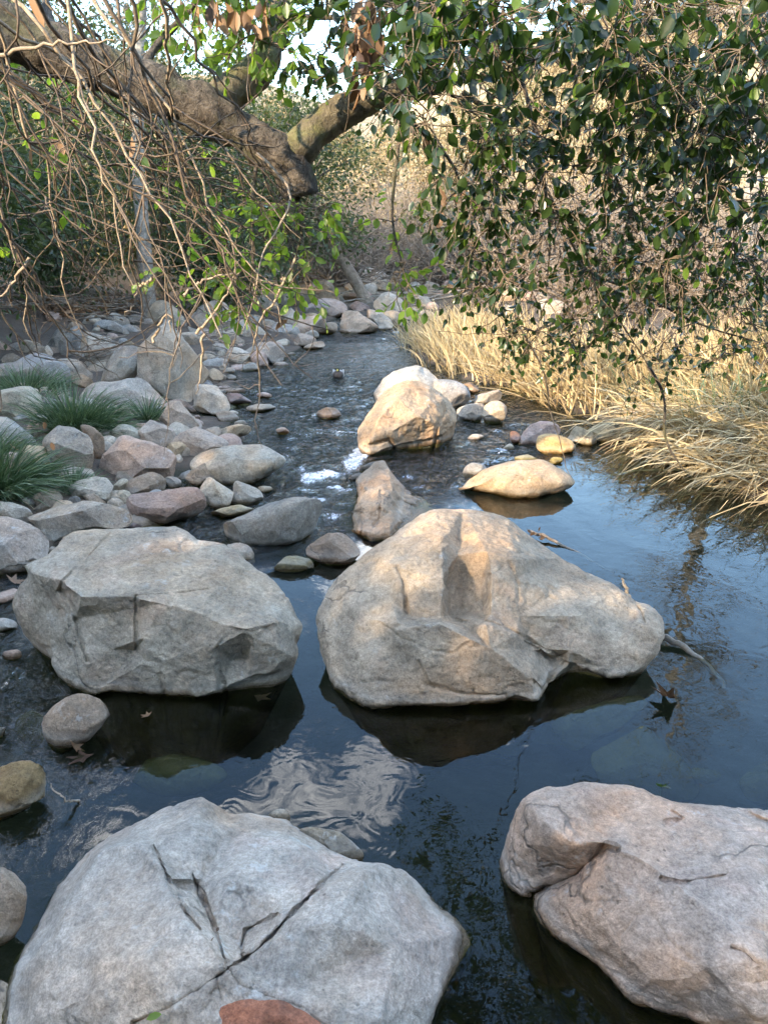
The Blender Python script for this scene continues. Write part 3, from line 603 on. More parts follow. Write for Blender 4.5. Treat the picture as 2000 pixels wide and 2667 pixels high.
R(A((780,930),(860,890),(930,910),(1040,980),(1010,1040),(880,1030),(790,990)), 'brown stone at the foot of the stick pile', (0.26,.23,.19), facets=4, name='stone', cat='stone')
R(A((0,760),(60,690),(200,660),(260,720),(120,780)), 'grey rock at the left edge below the dark bush', (0.25,.25,.24), facets=4)
R(B((240,740),(250,650),(290,560),(265,390),(330,310),(430,290),(560,300),(720,325),(830,490),(920,580),(985,740),(1055,800),(960,930),(820,1100),(760,1165),(640,1130),(450,1010),(220,910)), 'great square grey block tilted on the left bank', (0.37,.355,.315), facets=7, N=150, M=56, seed=6, depth=.8, thick=.5)
R(B((320,320),(370,210),(440,120),(510,100),(600,140),(680,200),(740,290),(765,360),(600,345),(400,330)), 'rounded boulder peeping over the top of the great square block', (0.36,.34,.29), facets=3)
R(B((850,265),(930,160),(1080,100),(1160,120),(1260,180),(1345,250),(1320,320),(1200,390),(1080,415),(960,395),(870,340)), 'large rounded boulder beyond the great square block', (0.33,.30,.26), facets=5, N=90, M=34)
R(B((1230,160),(1300,105),(1380,110),(1440,180),(1400,270),(1300,250)), 'grey rock right of the large rounded far boulder', GREY, facets=4)
R(B((880,440),(980,390),(1070,430),(1060,475),(920,475)), 'pinkish cobble below the large rounded far boulder', PINK, facets=3, name='stone', cat='stone')
R(B((1050,440),(1140,395),(1210,435),(1160,485),(1080,480)), 'grey cobble right of the pinkish cobble', GREY, facets=3, name='stone', cat='stone')
R(B((1140,480),(1200,420),(1280,410),(1330,470),(1355,540),(1240,530)), 'pale round rock above the driftwood tangle', GRANITE, facets=3)
R(B((1200,400),(1300,320),(1450,310),(1520,380),(1480,470),(1330,480)), 'flat grey boulder behind the dry upright stems', (0.33,.32,.29), facets=4)
R(B((780,380),(830,375),(910,440),(925,500),(840,480)), 'narrow grey rock wedged right of the great square block top', GREY, facets=3, name='stone', cat='stone')
R(B((1200,700),(1240,620),(1330,595),(1440,640),(1490,720),(1480,775),(1360,785),(1240,755)), 'whitish boulder by the water beyond the driftwood tangle', PALE, facets=2)
R(B((1450,650),(1560,640),(1650,690),(1665,785),(1570,805),(1490,775)), 'pinkish rounded boulder right of the whitish waterside boulder', PINK, facets=2)
R(B((1365,825),(1440,770),(1530,770),(1568,822),(1500,852),(1400,852)), 'low grey stone in front of the whitish waterside boulder', GREY, facets=2, name='stone', cat='stone')
R(S((652,912),(690,890),(735,902),(745,930),(705,950),(668,935)), 'blue grey slab on the far left shore of the stream', BLUE, facets=4)
R(B((955,940),(1040,830),(1090,830),(1170,890),(1165,945),(1090,975),(1000,970)), 'smooth tan boulder at the right foot of the great square block', (0.40,.36,.29), facets=3)
R(B((1120,800),(1160,770),(1210,790),(1200,840),(1140,850)), 'small grey cobble under the driftwood tangle', GREY, facets=3, name='stone', cat='stone')
R(B((1165,860),(1220,815),(1300,830),(1310,870),(1220,880)), 'small flat cobble at the water below the driftwood tangle', (0.33,.31,.27), facets=3, name='stone', cat='stone')
R(B((828,1140),(870,1040),(960,950),(1010,940),(1080,980),(1140,1060),(1170,1120),(1245,1215),(1230,1265),(1130,1312),(1020,1335),(900,1275),(840,1210)), 'white wedge shaped boulder at the water in front of the great square block', PALE, facets=5, N=100, M=36)
R(B((1145,1065),(1280,1035),(1455,1060),(1400,1095),(1180,1105)), 'flat brown stone in shallow water right of the white wedge boulder', BROWN, facets=2, name='stone', cat='stone')
R(B((1175,1115),(1300,1090),(1400,1120),(1485,1160),(1445,1205),(1250,1215)), 'purple brown stone in the shallows with a pale forked stick', (0.25,.19,.185), facets=4, name='stone', cat='stone')
R(S((-40,1024),(20,1015),(63,1002),(101,1010),(128,1023),(128,1040),(113,1056),(85,1075),(72,1090),(0,1092),(-40,1085)), 'pale grey layered slab at the left edge above the sedge', (0.40,.40,.34), facets=7, N=100, M=36)
R(S((213,1042),(235,1010),(260,1003),(300,1005),(345,992),(372,990),(398,1002),(432,1030),(452,1048),(400,1068),(360,1066),(300,1068),(230,1064)), 'broad flat blue grey slab with orange stains below the smooth dull boulder', (0.37,.355,.33), facets=4, N=100, M=36)
R(C_((-140,310),(-40,215),(0,205),(90,205),(170,250),(260,330),(350,420),(390,500),(250,515),(0,515),(-150,500)), 'big rounded blue grey boulder at the left edge above the sedge', (0.36,.38,.375), facets=2, N=90, M=34)
R(C_((120,535),(200,505),(450,490),(500,520),(560,680),(585,780),(560,840),(420,820),(260,720),(170,630)), 'yellowish flat topped block left of the egg shaped boulder', (0.45,.41,.30), facets=5)
R(C_((460,490),(560,360),(650,290),(740,250),(820,265),(900,340),(990,450),(1005,540),(1012,690),(970,785),(870,805),(720,825),(620,775),(570,670),(515,560)), 'tall egg shaped grey boulder in the middle of the left bank', (0.36,.355,.335), facets=3, N=110, M=40, seed=17)
R(C_((860,285),(950,280),(1040,330),(1110,400),(1140,500),(1120,590),(1020,650),(985,540),(930,400)), 'brown rounded boulder right behind the egg shaped boulder', (0.29,.225,.17), facets=2)
R(C_((885,115),(980,60),(1100,70),(1200,85),(1240,170),(1265,265),(1180,280),(950,245)), 'pale lichen crusted block above the brown rounded boulder', (0.42,.43,.40), facets=5)
R(C_((1225,115),(1310,40),(1380,50),(1430,130),(1445,195),(1380,240),(1290,230)), 'triangular grey stone left of the small sedge tuft', GREY, facets=6)
R(C_((1185,335),(1250,285),(1360,280),(1450,300),(1515,370),(1535,450),(1300,455),(1230,410)), 'rounded pale boulder behind the pink flanked boulder', (0.41,.41,.36), facets=2)
R(C_((345,330),(400,260),(480,240),(550,330),(520,420),(400,420)), 'small brown stone under the upper sedge clump', (0.26,.23,.19), facets=4, name='stone', cat='stone')
R(C_((705,880),(750,825),(900,805),(1050,815),(1125,850),(1000,880),(900,880),(740,950)), 'dark flat stone behind the pale slab topped block', (0.25,.24,.20), facets=3, name='stone', cat='stone')
R(C_((698,1080),(720,960),(800,890),(960,855),(1160,840),(1225,900),(1205,970),(1170,1090),(1060,1075),(900,1065),(780,1085)), 'pale slab topped block below the egg shaped boulder', (0.44,.42,.37), facets=6, N=90, M=34)
R(C_((888,985),(910,960),(1010,1010),(1110,1070),(1165,1112),(1120,1135),(980,1130),(918,1070)), 'small sharp grey wedge leaning on the pale slab topped block', (0.36,.35,.32), facets=7, name='stone', cat='stone')
R(C_((705,1085),(800,1045),(880,1060),(895,1115),(840,1150),(740,1120)), 'small blue black stone below the pale slab topped block', (0.19,.20,.21), facets=4, name='stone', cat='stone')
R(C_((345,1190),(420,1120),(480,1075),(560,1130),(545,1200),(400,1230)), 'small dark stone at the tips of the lower sedge', (0.22,.20,.17), facets=5, name='stone', cat='stone')
R(C_((525,1200),(590,1120),(650,1080),(760,1100),(865,1155),(840,1200),(640,1215)), 'small cream stone behind the long cracked grey boulder', (0.50,.44,.36), facets=5, name='stone', cat='stone')
R(C_((1155,1120),(1230,1060),(1290,1070),(1355,1140),(1335,1200),(1200,1185)), 'small pale round stone left of the red grey block, lower of two', GRANITE, facets=2, name='stone', cat='stone')
R(C_((1228,1055),(1290,985),(1360,980),(1455,1040),(1435,1110),(1350,1140),(1280,1100)), 'small pale round stone left of the red grey block, upper of two', (0.41,.39,.33), facets=2, name='stone', cat='stone')
R(C_((1215,985),(1240,920),(1300,865),(1370,860),(1395,885),(1335,970),(1270,1000)), 'small cream cobble between slab topped block and brown faceted rock', (0.46,.43,.36), facets=2, name='stone', cat='stone')
R(D_((440,165),(520,60),(620,20),(720,50),(820,130),(910,200),(935,245),(860,305),(760,335),(640,335),(540,260)), 'broad sloping slab at the water left of the riffle', (0.40,.365,.33), facets=4, N=90, M=34)
R(D_((600,20),(680,0),(780,30),(880,120),(905,155),(820,150)), 'low brown stone behind the broad sloping slab', (0.29,.23,.19), facets=3, name='stone', cat='stone')
R(D_((0,520),(60,430),(120,415),(300,460),(480,520),(600,570),(660,650),(672,740),(640,810),(540,835),(400,820),(250,860),(60,880),(-100,840),(-165,770),(-130,620),(-50,550)), 'large boulder with a pink flank in the middle of the left bank', (0.46,.385,.345), facets=4, N=120, M=44, seed=27)
R(D_((165,290),(280,230),(360,205),(470,215),(560,270),(630,330),(685,395),(620,460),(500,505),(380,490),(290,440),(230,350)), 'tan boulder with a purplish face behind the pink flanked boulder', (0.41,.36,.315), facets=5, N=90, M=34)
R(D_((590,490),(700,380),(800,310),(890,300),(960,330),(1080,385),(1160,400),(1215,450),(1215,515),(1100,545),(1000,595),(880,615),(790,595),(770,520),(680,485)), 'grey boulder with a snout pointing into the riffle', (0.38,.345,.315), facets=5, N=100, M=36)
R(D_((525,500),(620,470),(720,460),(772,500),(778,565),(700,620),(660,640),(620,590)), 'cream stone wedged between pink flanked and snouted boulders', (0.48,.44,.35), facets=4, name='stone', cat='stone')
R(S((499,1208),(517,1187),(553,1172),(590,1169),(638,1165),(676,1161),(705,1172),(730,1190),(741,1200),(722,1218),(690,1237),(650,1252),(610,1260),(575,1254),(520,1234)), 'smooth pale blue whale backed boulder in the water by the left bank', (0.41,.41,.375), facets=2, N=120, M=42, seed=33)
R(D_((765,890),(800,800),(900,730),(970,685),(1040,690),(1100,770),(1155,865),(1080,880),(960,900),(840,945),(780,930)), 'brown cone shaped stone in front of the whale backed boulder', (0.36,.285,.215), facets=5)
R(D_((845,940),(900,890),(1000,855),(1090,850),(1190,890),(1285,925),(1285,1010),(1225,1145),(1130,1170),(1040,1175),(1020,1110),(950,1020)), 'whitish block right above the red grey block', (0.47,.465,.425), facets=5, N=90, M=34)
R(D_((1285,930),(1320,885),(1420,920),(1540,950),(1600,1020),(1615,1085),(1560,1115),(1420,1135),(1258,1135),(1270,1050)), 'sharp edged grey wedge at the water right of the whitish block', (0.37,.35,.31), facets=7)
R(D_((1530,945),(1640,935),(1715,962),(1665,1005),(1590,1005)), 'low tan stone just behind the sharp edged wedge', (0.33,.29,.22), facets=2, name='stone', cat='stone')
R(D_((75,980),(100,900),(250,840),(330,800),(420,800),(530,840),(585,900),(590,975),(480,1005),(330,1015),(220,1030)), 'brown grey faceted rock above the red grey block', (0.30,.265,.225), facets=6)
R(D_((540,850),(610,830),(680,850),(725,900),(685,955),(590,970),(570,900)), 'small smooth grey cobble right of the brown grey faceted rock', (0.33,.335,.33), facets=1, name='stone', cat='stone')
R(S((336,1302),(345,1290),(360,1285),(405,1281),(445,1273),(493,1263),(508,1270),(530,1290),(547,1310),(549,1327),(520,1347),(470,1360),(410,1370),(375,1362),(345,1337),(336,1320)), 'oblong block with a red stain and two grey chipped hollows', (0.36,.285,.255), facets=6, N=110, M=40, seed=14)
R(S((545,1335),(600,1320),(640,1316),(668,1324),(630,1342),(560,1350)), 'flat wet ochre slab awash behind the long dark grey boulder', (0.30,.25,.14), facets=2, name='stone', cat='stone')
R(D_((1080,335),(1180,280),(1280,265),(1400,285),(1500,320),(1420,355),(1330,370),(1310,420),(1240,445),(1200,425),(1090,380)), 'flat tan rock in shallow water off the snouted boulder', (0.36,.32,.25), facets=3)
R(D_((1275,262),(1340,220),(1420,235),(1435,275),(1380,295)), 'small dark stone behind the flat tan shallow water rock', (0.20,.20,.17), facets=3, name='stone', cat='stone')
R(R5((-80,95),(50,70),(150,110),(220,155),(212,215),(190,275),(60,315),(-80,320)), 'big smooth pale pinkish boulder cut by the left edge', (0.46,.43,.405), facets=3, N=110, M=40)
R(R5((-80,20),(0,12),(60,20),(130,50),(148,82),(100,98),(20,78),(-80,75)), 'pale rounded boulder behind the smooth pinkish one at the left edge', (0.45,.44,.41), facets=2)
R(R5((122,85),(160,50),(250,30),(400,20),(500,30),(560,60),(572,98),(520,125),(450,130),(400,128),(280,160),(210,190),(165,120)), 'long cracked grey boulder behind the flat topped boulder', (0.40,.39,.355), facets=3, N=110, M=38)
R(R5((485,125),(540,100),(590,105),(620,122),(560,138)), 'dark red flat stone behind the flat topped boulder', (0.15,.11,.11), facets=2, name='stone', cat='stone')
R(R5((188,235),(240,193),(255,220),(215,250)), 'little grey stone wedged behind the left shelf of the flat topped boulder', (0.33,.32,.29), facets=4, name='stone', cat='stone')
R(R5((-60,425),(30,395),(78,380),(72,422),(20,450),(-60,460)), 'pinkish rock end at the left edge beside the flat topped boulder', (0.40,.34,.32), facets=3)
R(R5((-60,535),(20,515),(78,530),(72,558),(0,575),(-60,580)), 'smooth grey rock end at the left edge below the pinkish rock end', (0.38,.385,.37), facets=2)
R(R5((8,668),(50,640),(90,655),(97,682),(60,698),(20,690)), 'small grey pebble in the runnel at far left', (0.36,.34,.33), facets=2, name='stone', cat='stone')
R(R5((183,955),(240,890),(310,850),(420,850),(510,885),(470,925),(430,975),(380,1045),(330,1058),(240,1085),(200,1030)), 'brown grey stone wedged under the left foot of the flat topped boulder', (0.33,.295,.255), facets=4, N=110, M=40)
R(R7((-120,110),(50,70),(140,55),(230,50),(292,90),(262,165),(180,215),(60,265),(-120,350)), 'wet ochre and mossy rock at the left edge above the cracked boulder', (0.27,.205,.11), facets=7, N=110, M=40, rough=1.6)
R(R7((-120,560),(0,520),(60,500),(100,505),(117,570),(112,685),(92,765),(40,825),(-120,900)), 'smooth grey brown rock cut by the left edge beside the cracked boulder', (0.36,.335,.30), facets=2, N=110, M=40)
R(R5((-60,990),(20,985),(42,1000),(10,1032),(-60,1040)), 'small wet stone at the left edge above the ochre rock', (0.27,.26,.23), facets=3, name='stone', cat='stone')
R(R7((1160,285),(1190,262),(1230,262),(1255,290),(1245,320),(1200,318),(1170,310)), 'small wet round stone at the back rim of the cracked boulder', (0.30,.27,.22), facets=2, name='stone', cat='stone')
R(R7((1290,350),(1360,342),(1450,355),(1510,400),(1562,450),(1555,480),(1490,500),(1430,450),(1340,390)), 'flat wet brown stone just behind the cracked boulder', (0.26,.235,.19), facets=3, name='stone', cat='stone')
R(DI((440,2225),(470,2180),(520,2158),(600,2160),(660,2185),(710,2235),(600,2300),(480,2290)), 'rough red brown stone wedged in the crack at the bottom edge', (0.33,.16,.11), facets=4, y=1.055, thick=.25, N=110, M=40, rough=1.6)
# beyond the stream
R(F_((728,665),(780,560),(800,480),(880,460),(1000,470),(1080,510),(1160,570),(1192,645),(1080,675),(940,690),(780,692)), 'rounded brown boulder with a flat face standing in the far channel', (0.38,.315,.255), facets=5, N=90, M=34)
R(F_((470,695),(510,640),(600,600),(680,575),(745,605),(735,685),(600,705)), 'dark low boulder left of the far channel boulder', (0.28,.25,.21), facets=3)
R(F_((245,640),(330,530),(450,500),(580,510),(700,570),(600,610),(510,660),(470,700),(330,705)), 'striped pinkish slab on the far left shore', (0.41,.36,.32), facets=3)
R(F_((1005,490),(1080,445),(1200,470),(1300,540),(1345,625),(1200,660),(1180,620),(1120,560)), 'grey white boulder right of the far channel boulder', (0.41,.39,.36), facets=4)
R(F_((1205,480),(1290,440),(1400,470),(1455,540),(1430,610),(1340,630),(1290,560)), 'tan boulder at the start of the far reeds', (0.42,.37,.30), facets=4)
R(F_((420,330),(500,180),(600,130),(720,180),(780,260),(815,335),(740,365),(560,340)), 'high sloping brown rock far upstream on the left', (0.36,.31,.25), facets=4)
R(F_((420,410),(520,330),(650,320),(780,350),(860,410),(905,455),(780,480),(650,505),(480,505),(415,480)), 'pale purplish ledge far upstream in the middle', (0.42,.385,.385), facets=4)
R(F_((1125,390),(1220,270),(1320,250),(1420,300),(1475,385),(1440,455),(1300,455),(1180,445)), 'white sunlit boulder far upstream under the leaning tree', (0.50,.47,.42), facets=4)
R(F_((235,750),(330,690),(450,720),(545,785),(480,835),(330,830),(255,800)), 'low brown slab at the head of the run', (0.35,.30,.26), facets=3)
R(F_((375,850),(480,800),(590,780),(620,825),(520,860),(400,870)), 'flat tan stone at the left end of the smooth far water', (0.38,.32,.26), facets=2, name='stone', cat='stone')
R(F_((-90,870),(0,800),(100,790),(160,850),(172,960),(80,1000),(0,975)), 'pinkish boulder with blue top at the head of the left shore', (0.37,.34,.325), facets=4)
R(F_((1430,510),(1500,430),(1600,430),(1650,510),(1560,570)), 'grey rock behind the far reeds', (0.37,.35,.32), facets=4)
R(F_((1550,570),(1600,480),(1700,450),(1810,500),(1780,610)), 'tan rock behind the far reeds, right of the grey rock', (0.43,.37,.30), facets=4)
R(F_((850,370),(920,350),(1010,370),(1100,420),(1080,460),(940,460)), 'low purplish rock between ledge and white sunlit boulder', (0.36,.31,.31), facets=4)
R(F_((800,200),(880,150),(960,180),(1000,240),(900,260)), 'sunlit tan rock beyond the leaning tree', (0.48,.41,.31), facets=4)
R(F_((1090,180),(1180,100),(1290,130),(1330,220),(1220,240)), 'pale sunlit rock right of the leaning tree', (0.50,.46,.39), facets=4)
# submerged
for pts, lab in ((DI((1275,1640),(1300,1590),(1350,1560),(1400,1570),(1450,1620),(1510,1680),(1500,1720),(1400,1730),(1300,1700)), 'pale green boulder lying under water right of the largest boulder'),
                 (DI((1490,1660),(1520,1655),(1560,1670),(1550,1690),(1500,1690)), 'small yellow green stone under water by the right edge'),
                 (DI((1590,1690),(1640,1640),(1720,1620),(1760,1700),(1700,1740),(1620,1730)), 'rounded stone under water cut by the right edge'),
                 (DI((270,1680),(320,1640),(420,1630),(500,1670),(450,1710),(330,1710)), 'dark stone under water in front of the flat topped boulder'),
                 (DI((1180,1560),(1260,1530),(1380,1500),(1400,1530),(1330,1580),(1230,1620)), 'mossy olive rock shelf under water at the right foot of the largest boulder'),
                 (DI((30,1560),(70,1530),(110,1560),(90,1610),(40,1610)), 'brown stone under water in the left runnel')):
    R(pts, lab, (0.34, 0.36, 0.16), facets=2, z_sub=-0.22 if 'small' not in lab else -0.15, name='stone', cat='stone', thick=0.3)
for pts, lab in ((DI((600,1215),(625,1200),(665,1202),(690,1215),(680,1228),(620,1230)), 'algae brown stone under water behind the gap'),):
    R(pts, lab, (0.2, 0.17, 0.07), facets=2, z_sub=-0.08, name='stone', cat='stone', thick=0.3)

# cobbles that fill the gaps of the left bank and the far bar
def cobble_mesh(k):
    rs = np.random.default_rng(900 + k)
    bm = bmesh.new(); bmesh.ops.create_icosphere(bm, subdivisions=3, radius=1)
    V = np.array([v.co[:] for v in bm.verts]); 
    F = np.array([[v.index for v in f.verts] for f in bm.faces]); bm.free()
    for i in range(7):
        q = rs.normal(size=3); q /= np.linalg.norm(q); d = rs.uniform(0.55, 0.9)
        V = V - np.maximum(V @ q - d, 0)[:, None] * q * 0.95
    V = V * (1 + 0.09 * fbm(V * 1.6 + k * 5, 3, k))[:, None] * np.array([1, rs.uniform(.65, .95), rs.uniform(.5, .75)])
    return mesh_np('cobble', V, F)
COB = [cobble_mesh(k) for k in range(7)]
for c in COB: c.materials.append(M['rock'])
def cobble(x, y, r, label, group, z=None, cols=(GRANITE, GREY, PINK, BLUE, (0.3, .27, .23))):
    o = obj('cobble', random.choice(COB), color=random.choice(cols))
    o.location = (x, y, (max(ground1(x, y), -0.1) if z is None else z) + r * 0.15)
    o.rotation_euler = (random.uniform(-.4, .4), random.uniform(-.4, .4), random.uniform(0, 6.28)); o.scale = (r,) * 3
    return tag(o, label, 'stone', group)
rc = random.Random(5); n = 0
while n < 150:
    y = rc.uniform(3.9, 15); xl = float(np.interp(y, YL, XL)); x = xl - abs(rc.gauss(0, 1)) * (0.35 + 0.16 * y) + 0.25
    if x < -0.56 * y - 0.2: continue
    cobble(x, y, rc.uniform(0.035, 0.11) * (0.8 + 0.05 * y), 'small loose cobble filling a gap between the boulders of the left bank', 'loose cobbles of the left bank'); n += 1
n = 0
while n < 110:
    y = rc.uniform(4.2, 15); xl = float(np.interp(y, YL, XL)); x = xl - abs(rc.gauss(0, 1)) * (0.5 + 0.2 * y) - 0.05
    if x < -0.56 * y - 0.2: continue
    r_ = rc.uniform(0.10, 0.22) * (0.8 + 0.04 * y)
    cobble(x, y, r_, 'loose boulder among the jumbled stones of the left bank', 'loose boulders of the left bank', z=ground1(x, y) - 0.35 * r_); n += 1
n = 0
while n < 80:
    y = rc.uniform(14.5, 26); x = rc.uniform(-3.5, 4.5)
    cobble(x, y, rc.uniform(0.10, 0.34), 'sun bleached rock on the stony bar far upstream', 'rocks of the far stony bar', cols=(PALE, TAN, PINK, GRANITE)); n += 1

# ------------------------------------------------------------------ plants: builders
def unit(v): 
    v = np.asarray(v, float); return v / (np.linalg.norm(v, axis=-1, keepdims=True) + 1e-9)
class Tubes:
    def __init__(s): s.V = []; s.F = []; s.n = 0
    def add(s, pts, r, k=5):
        pts = np.asarray(pts, float); n = len(pts); r = np.broadcast_to(np.asarray(r, float), (n,)) if np.ndim(r) else np.full(n, r)
        tg = unit(np.gradient(pts, axis=0)); ref = np.array([0.31, 0.2, 0.93]) if abs(tg[:, 2]).mean() < 0.8 else np.array([0.9, 0.4, 0.1])
        a = unit(np.cross(tg, ref)); b = np.cross(tg, a)
        th = np.arange(k) * 2 * math.pi / k
        ring = pts[:, None] + r[:, None, None] * (np.cos(th)[None, :, None] * a[:, None] + np.sin(th)[None, :, None] * b[:, None])
        s.V.append(ring.reshape(-1, 3)); s.F.append(polar_faces(n, k) + s.n); s.n += n * k
    def mesh(s, name): return mesh_np(name, np.concatenate(s.V), np.concatenate(s.F))
def wander(p0, d, L, n, rng, wob=0.15, droop=0.0):
    p = np.array(p0, float); d = unit(d); out = [p.copy()]
    for i in range(n):
        d = unit(d + rng.normal(size=3) * wob + np.array([0, 0, -droop])); p = p + d * L / n; out.append(p.copy())
    return np.array(out)
# a leaf: folded blade, long axis +x, 10 vertices
LEAF_V = np.array([(0, 0, 0), (.28, .40, .05), (.28, 0, -.03), (.28, -.40, .05), (.62, .44, .03), (.62, 0, -.05), (.62, -.44, .03), (.88, .22, -.03), (.88, -.22, -.03), (1, 0, -.09)], float)
LEAF_T = np.array([(0, 2, 1), (0, 3, 2), (7, 5, 9), (5, 8, 9)]); LEAF_Q = np.array([(1, 2, 5, 4), (2, 3, 6, 5)]); LEAF_T2 = np.array([(4, 5, 7), (5, 6, 8)])
LEAF_TRI = np.concatenate([LEAF_T, LEAF_T2, LEAF_Q[:, :3], LEAF_Q[:, [0, 2, 3]]])
QUAD_V = np.array([(0, 0, 0), (.5, .42, .04), (1, 0, -.06), (.5, -.42, .04)], float); QUAD_F = np.array([(0, 3, 2, 1)])
def leaf_frames(d, rng, flat=0.5):
    d = unit(d); n0 = rng.normal(size=d.shape) * flat + np.array([0, 0, 1.0]) * (1 - flat * 0.5)
    side = unit(np.cross(n0, d)); nor = np.cross(d, side)
    return d, side, nor
def leaves_mesh(name, P, d, L, rng, ratio=0.62, full=True, tint=None, flat=0.6):
    P = np.asarray(P); N = len(P); d, s, n = leaf_frames(np.asarray(d), rng, flat)
    LV, LF = (LEAF_V, LEAF_TRI) if full else (QUAD_V, QUAD_F)
    L = np.broadcast_to(L, (N,))
    V = P[:, None] + L[:, None, None] * (LV[None, :, 0:1] * d[:, None] + ratio * LV[None, :, 1:2] * s[:, None] + LV[None, :, 2:3] * n[:, None])
    F = (LF[None] + (np.arange(N) * len(LV))[:, None, None]).reshape(-1, LF.shape[1])
    me = mesh_np(name, V.reshape(-1, 3), F, smooth=full)
    tt = rng.random(N) if tint is None else tint
    attr(me, 'tint', np.repeat(tt, len(LV)))
    return me
def one_leaf(tint, wide=0.62):
    me = mesh_np('leaf', LEAF_V * np.array([1, wide, 1]), LEAF_TRI); attr(me, 'tint', np.full(len(LEAF_V), tint)); return me
from mathutils import Matrix
def leaf_matrix(p, d, s, n, L):
    return Matrix(((d[0] * L, s[0] * L, n[0] * L, p[0]), (d[1] * L, s[1] * L, n[1] * L, p[1]), (d[2] * L, s[2] * L, n[2] * L, p[2]), (0, 0, 0, 1)))
def dp(u, v, y): return at_y(np.array(u * 1.2055), np.array(v * 1.2055), y)
def smoothline(pts, n):
    P = np.asarray(pts, float)
    for _ in range(2):
        Q = np.empty((2 * len(P), 3)); Q[0::2] = P; Q[1::2] = P
        a = P[:-1] * .75 + P[1:] * .25; b = P[:-1] * .25 + P[1:] * .75
        P = np.concatenate([P[:1], np.stack([a, b], 1).reshape(-1, 3), P[-1:]])
    s = np.concatenate([[0], np.cumsum(np.linalg.norm(np.diff(P, axis=0), axis=1))]); q = np.linspace(0, s[-1], n)
    return np.stack([np.interp(q, s, P[:, k]) for k in range(3)], 1)

# ------------------------------------------------------------------ the overhanging live oak
rg = np.random.default_rng(101)
oak = thing('oak_tree', 'live oak whose thick mossy limb and leafy sprays hang across the top', 'tree', (-3.3, 2.6, 0.2))
ob = np.array(oak.location)
def limb(name, pts, r0, r1, mat, k=14, lump=0.12, n=None, seed=0, parent=oak):
    n = n or max(8, 4 * len(pts)); L = smoothline(pts, n); rr = np.linspace(r0, r1, n) * (1 + lump * fbm(L * 7 + seed, 2, seed))
    tb = Tubes(); tb.add(L, rr, k); V = np.concatenate(tb.V)
    V = V + unit(V - np.repeat(L, k, 0)) * (fbm(V * 22, 3, seed + 2) * 0.19 * np.repeat(rr, k))[:, None]
    cap = len(V); V = np.concatenate([V, L[-1:] + (L[-1:] - L[-2:-1]) * 0.3])
    j = np.arange(k); T_ = np.stack([(n - 1) * k + j, (n - 1) * k + (j + 1) % k, np.full(k, cap)], 1)
    o = obj(name, mesh_np(name, V - np.array(parent.location), [np.concatenate(tb.F), T_]), mat, parent)
    return L, rr
SK = []            # skeleton nodes (position, radius)
def skel(L, rr): SK.extend(zip(L, rr))
trunk = [(-3.3, 2.6, 0.1), (-3.25, 2.55, 0.9), (-3.0, 2.5, 1.9), (-2.5, 2.45, 2.5)]
limb('trunk', trunk, 0.24, 0.15, M['oak_bark'], 20, seed=1)
main = [(-2.55, 2.45, 2.45), dp(-260, -70, 2.42), dp(-60, 50, 2.45), dp(120, 110, 2.5), dp(290, 175, 2.55), dp(430, 235, 2.6), dp(540, 295, 2.63), dp(600, 335, 2.65), dp(640, 375, 2.66), dp(648, 422, 2.66)]
L, r = limb('limb', main, 0.115, 0.056, M['oak_bark'], 36, n=120, seed=2, lump=0.2); skel(L, r)
L, r = limb('limb', [dp(615, 350, 2.66), dp(655, 315, 2.67), dp(690, 272, 2.7), dp(760, 228, 2.75), dp(850, 195, 2.8), dp(930, 183, 2.84), dp(985, 165, 2.86), dp(1030, 125, 2.9), dp(1110, 118, 2.95), dp(1200, 112, 3.0)], 0.058, 0.016, M['moss_bark'], 16, n=60, seed=3, lump=0.2); skel(L, r)
L, r = limb('limb', [dp(440, 245, 2.62), dp(500, 200, 2.7), dp(560, 150, 2.85), dp(590, 90, 3.0), dp(600, 10, 3.1), dp(590, -140, 3.3), dp(640, -420, 3.5)], 0.055, 0.03, M['moss_bark'], 14, n=40, seed=4); skel(L, r)
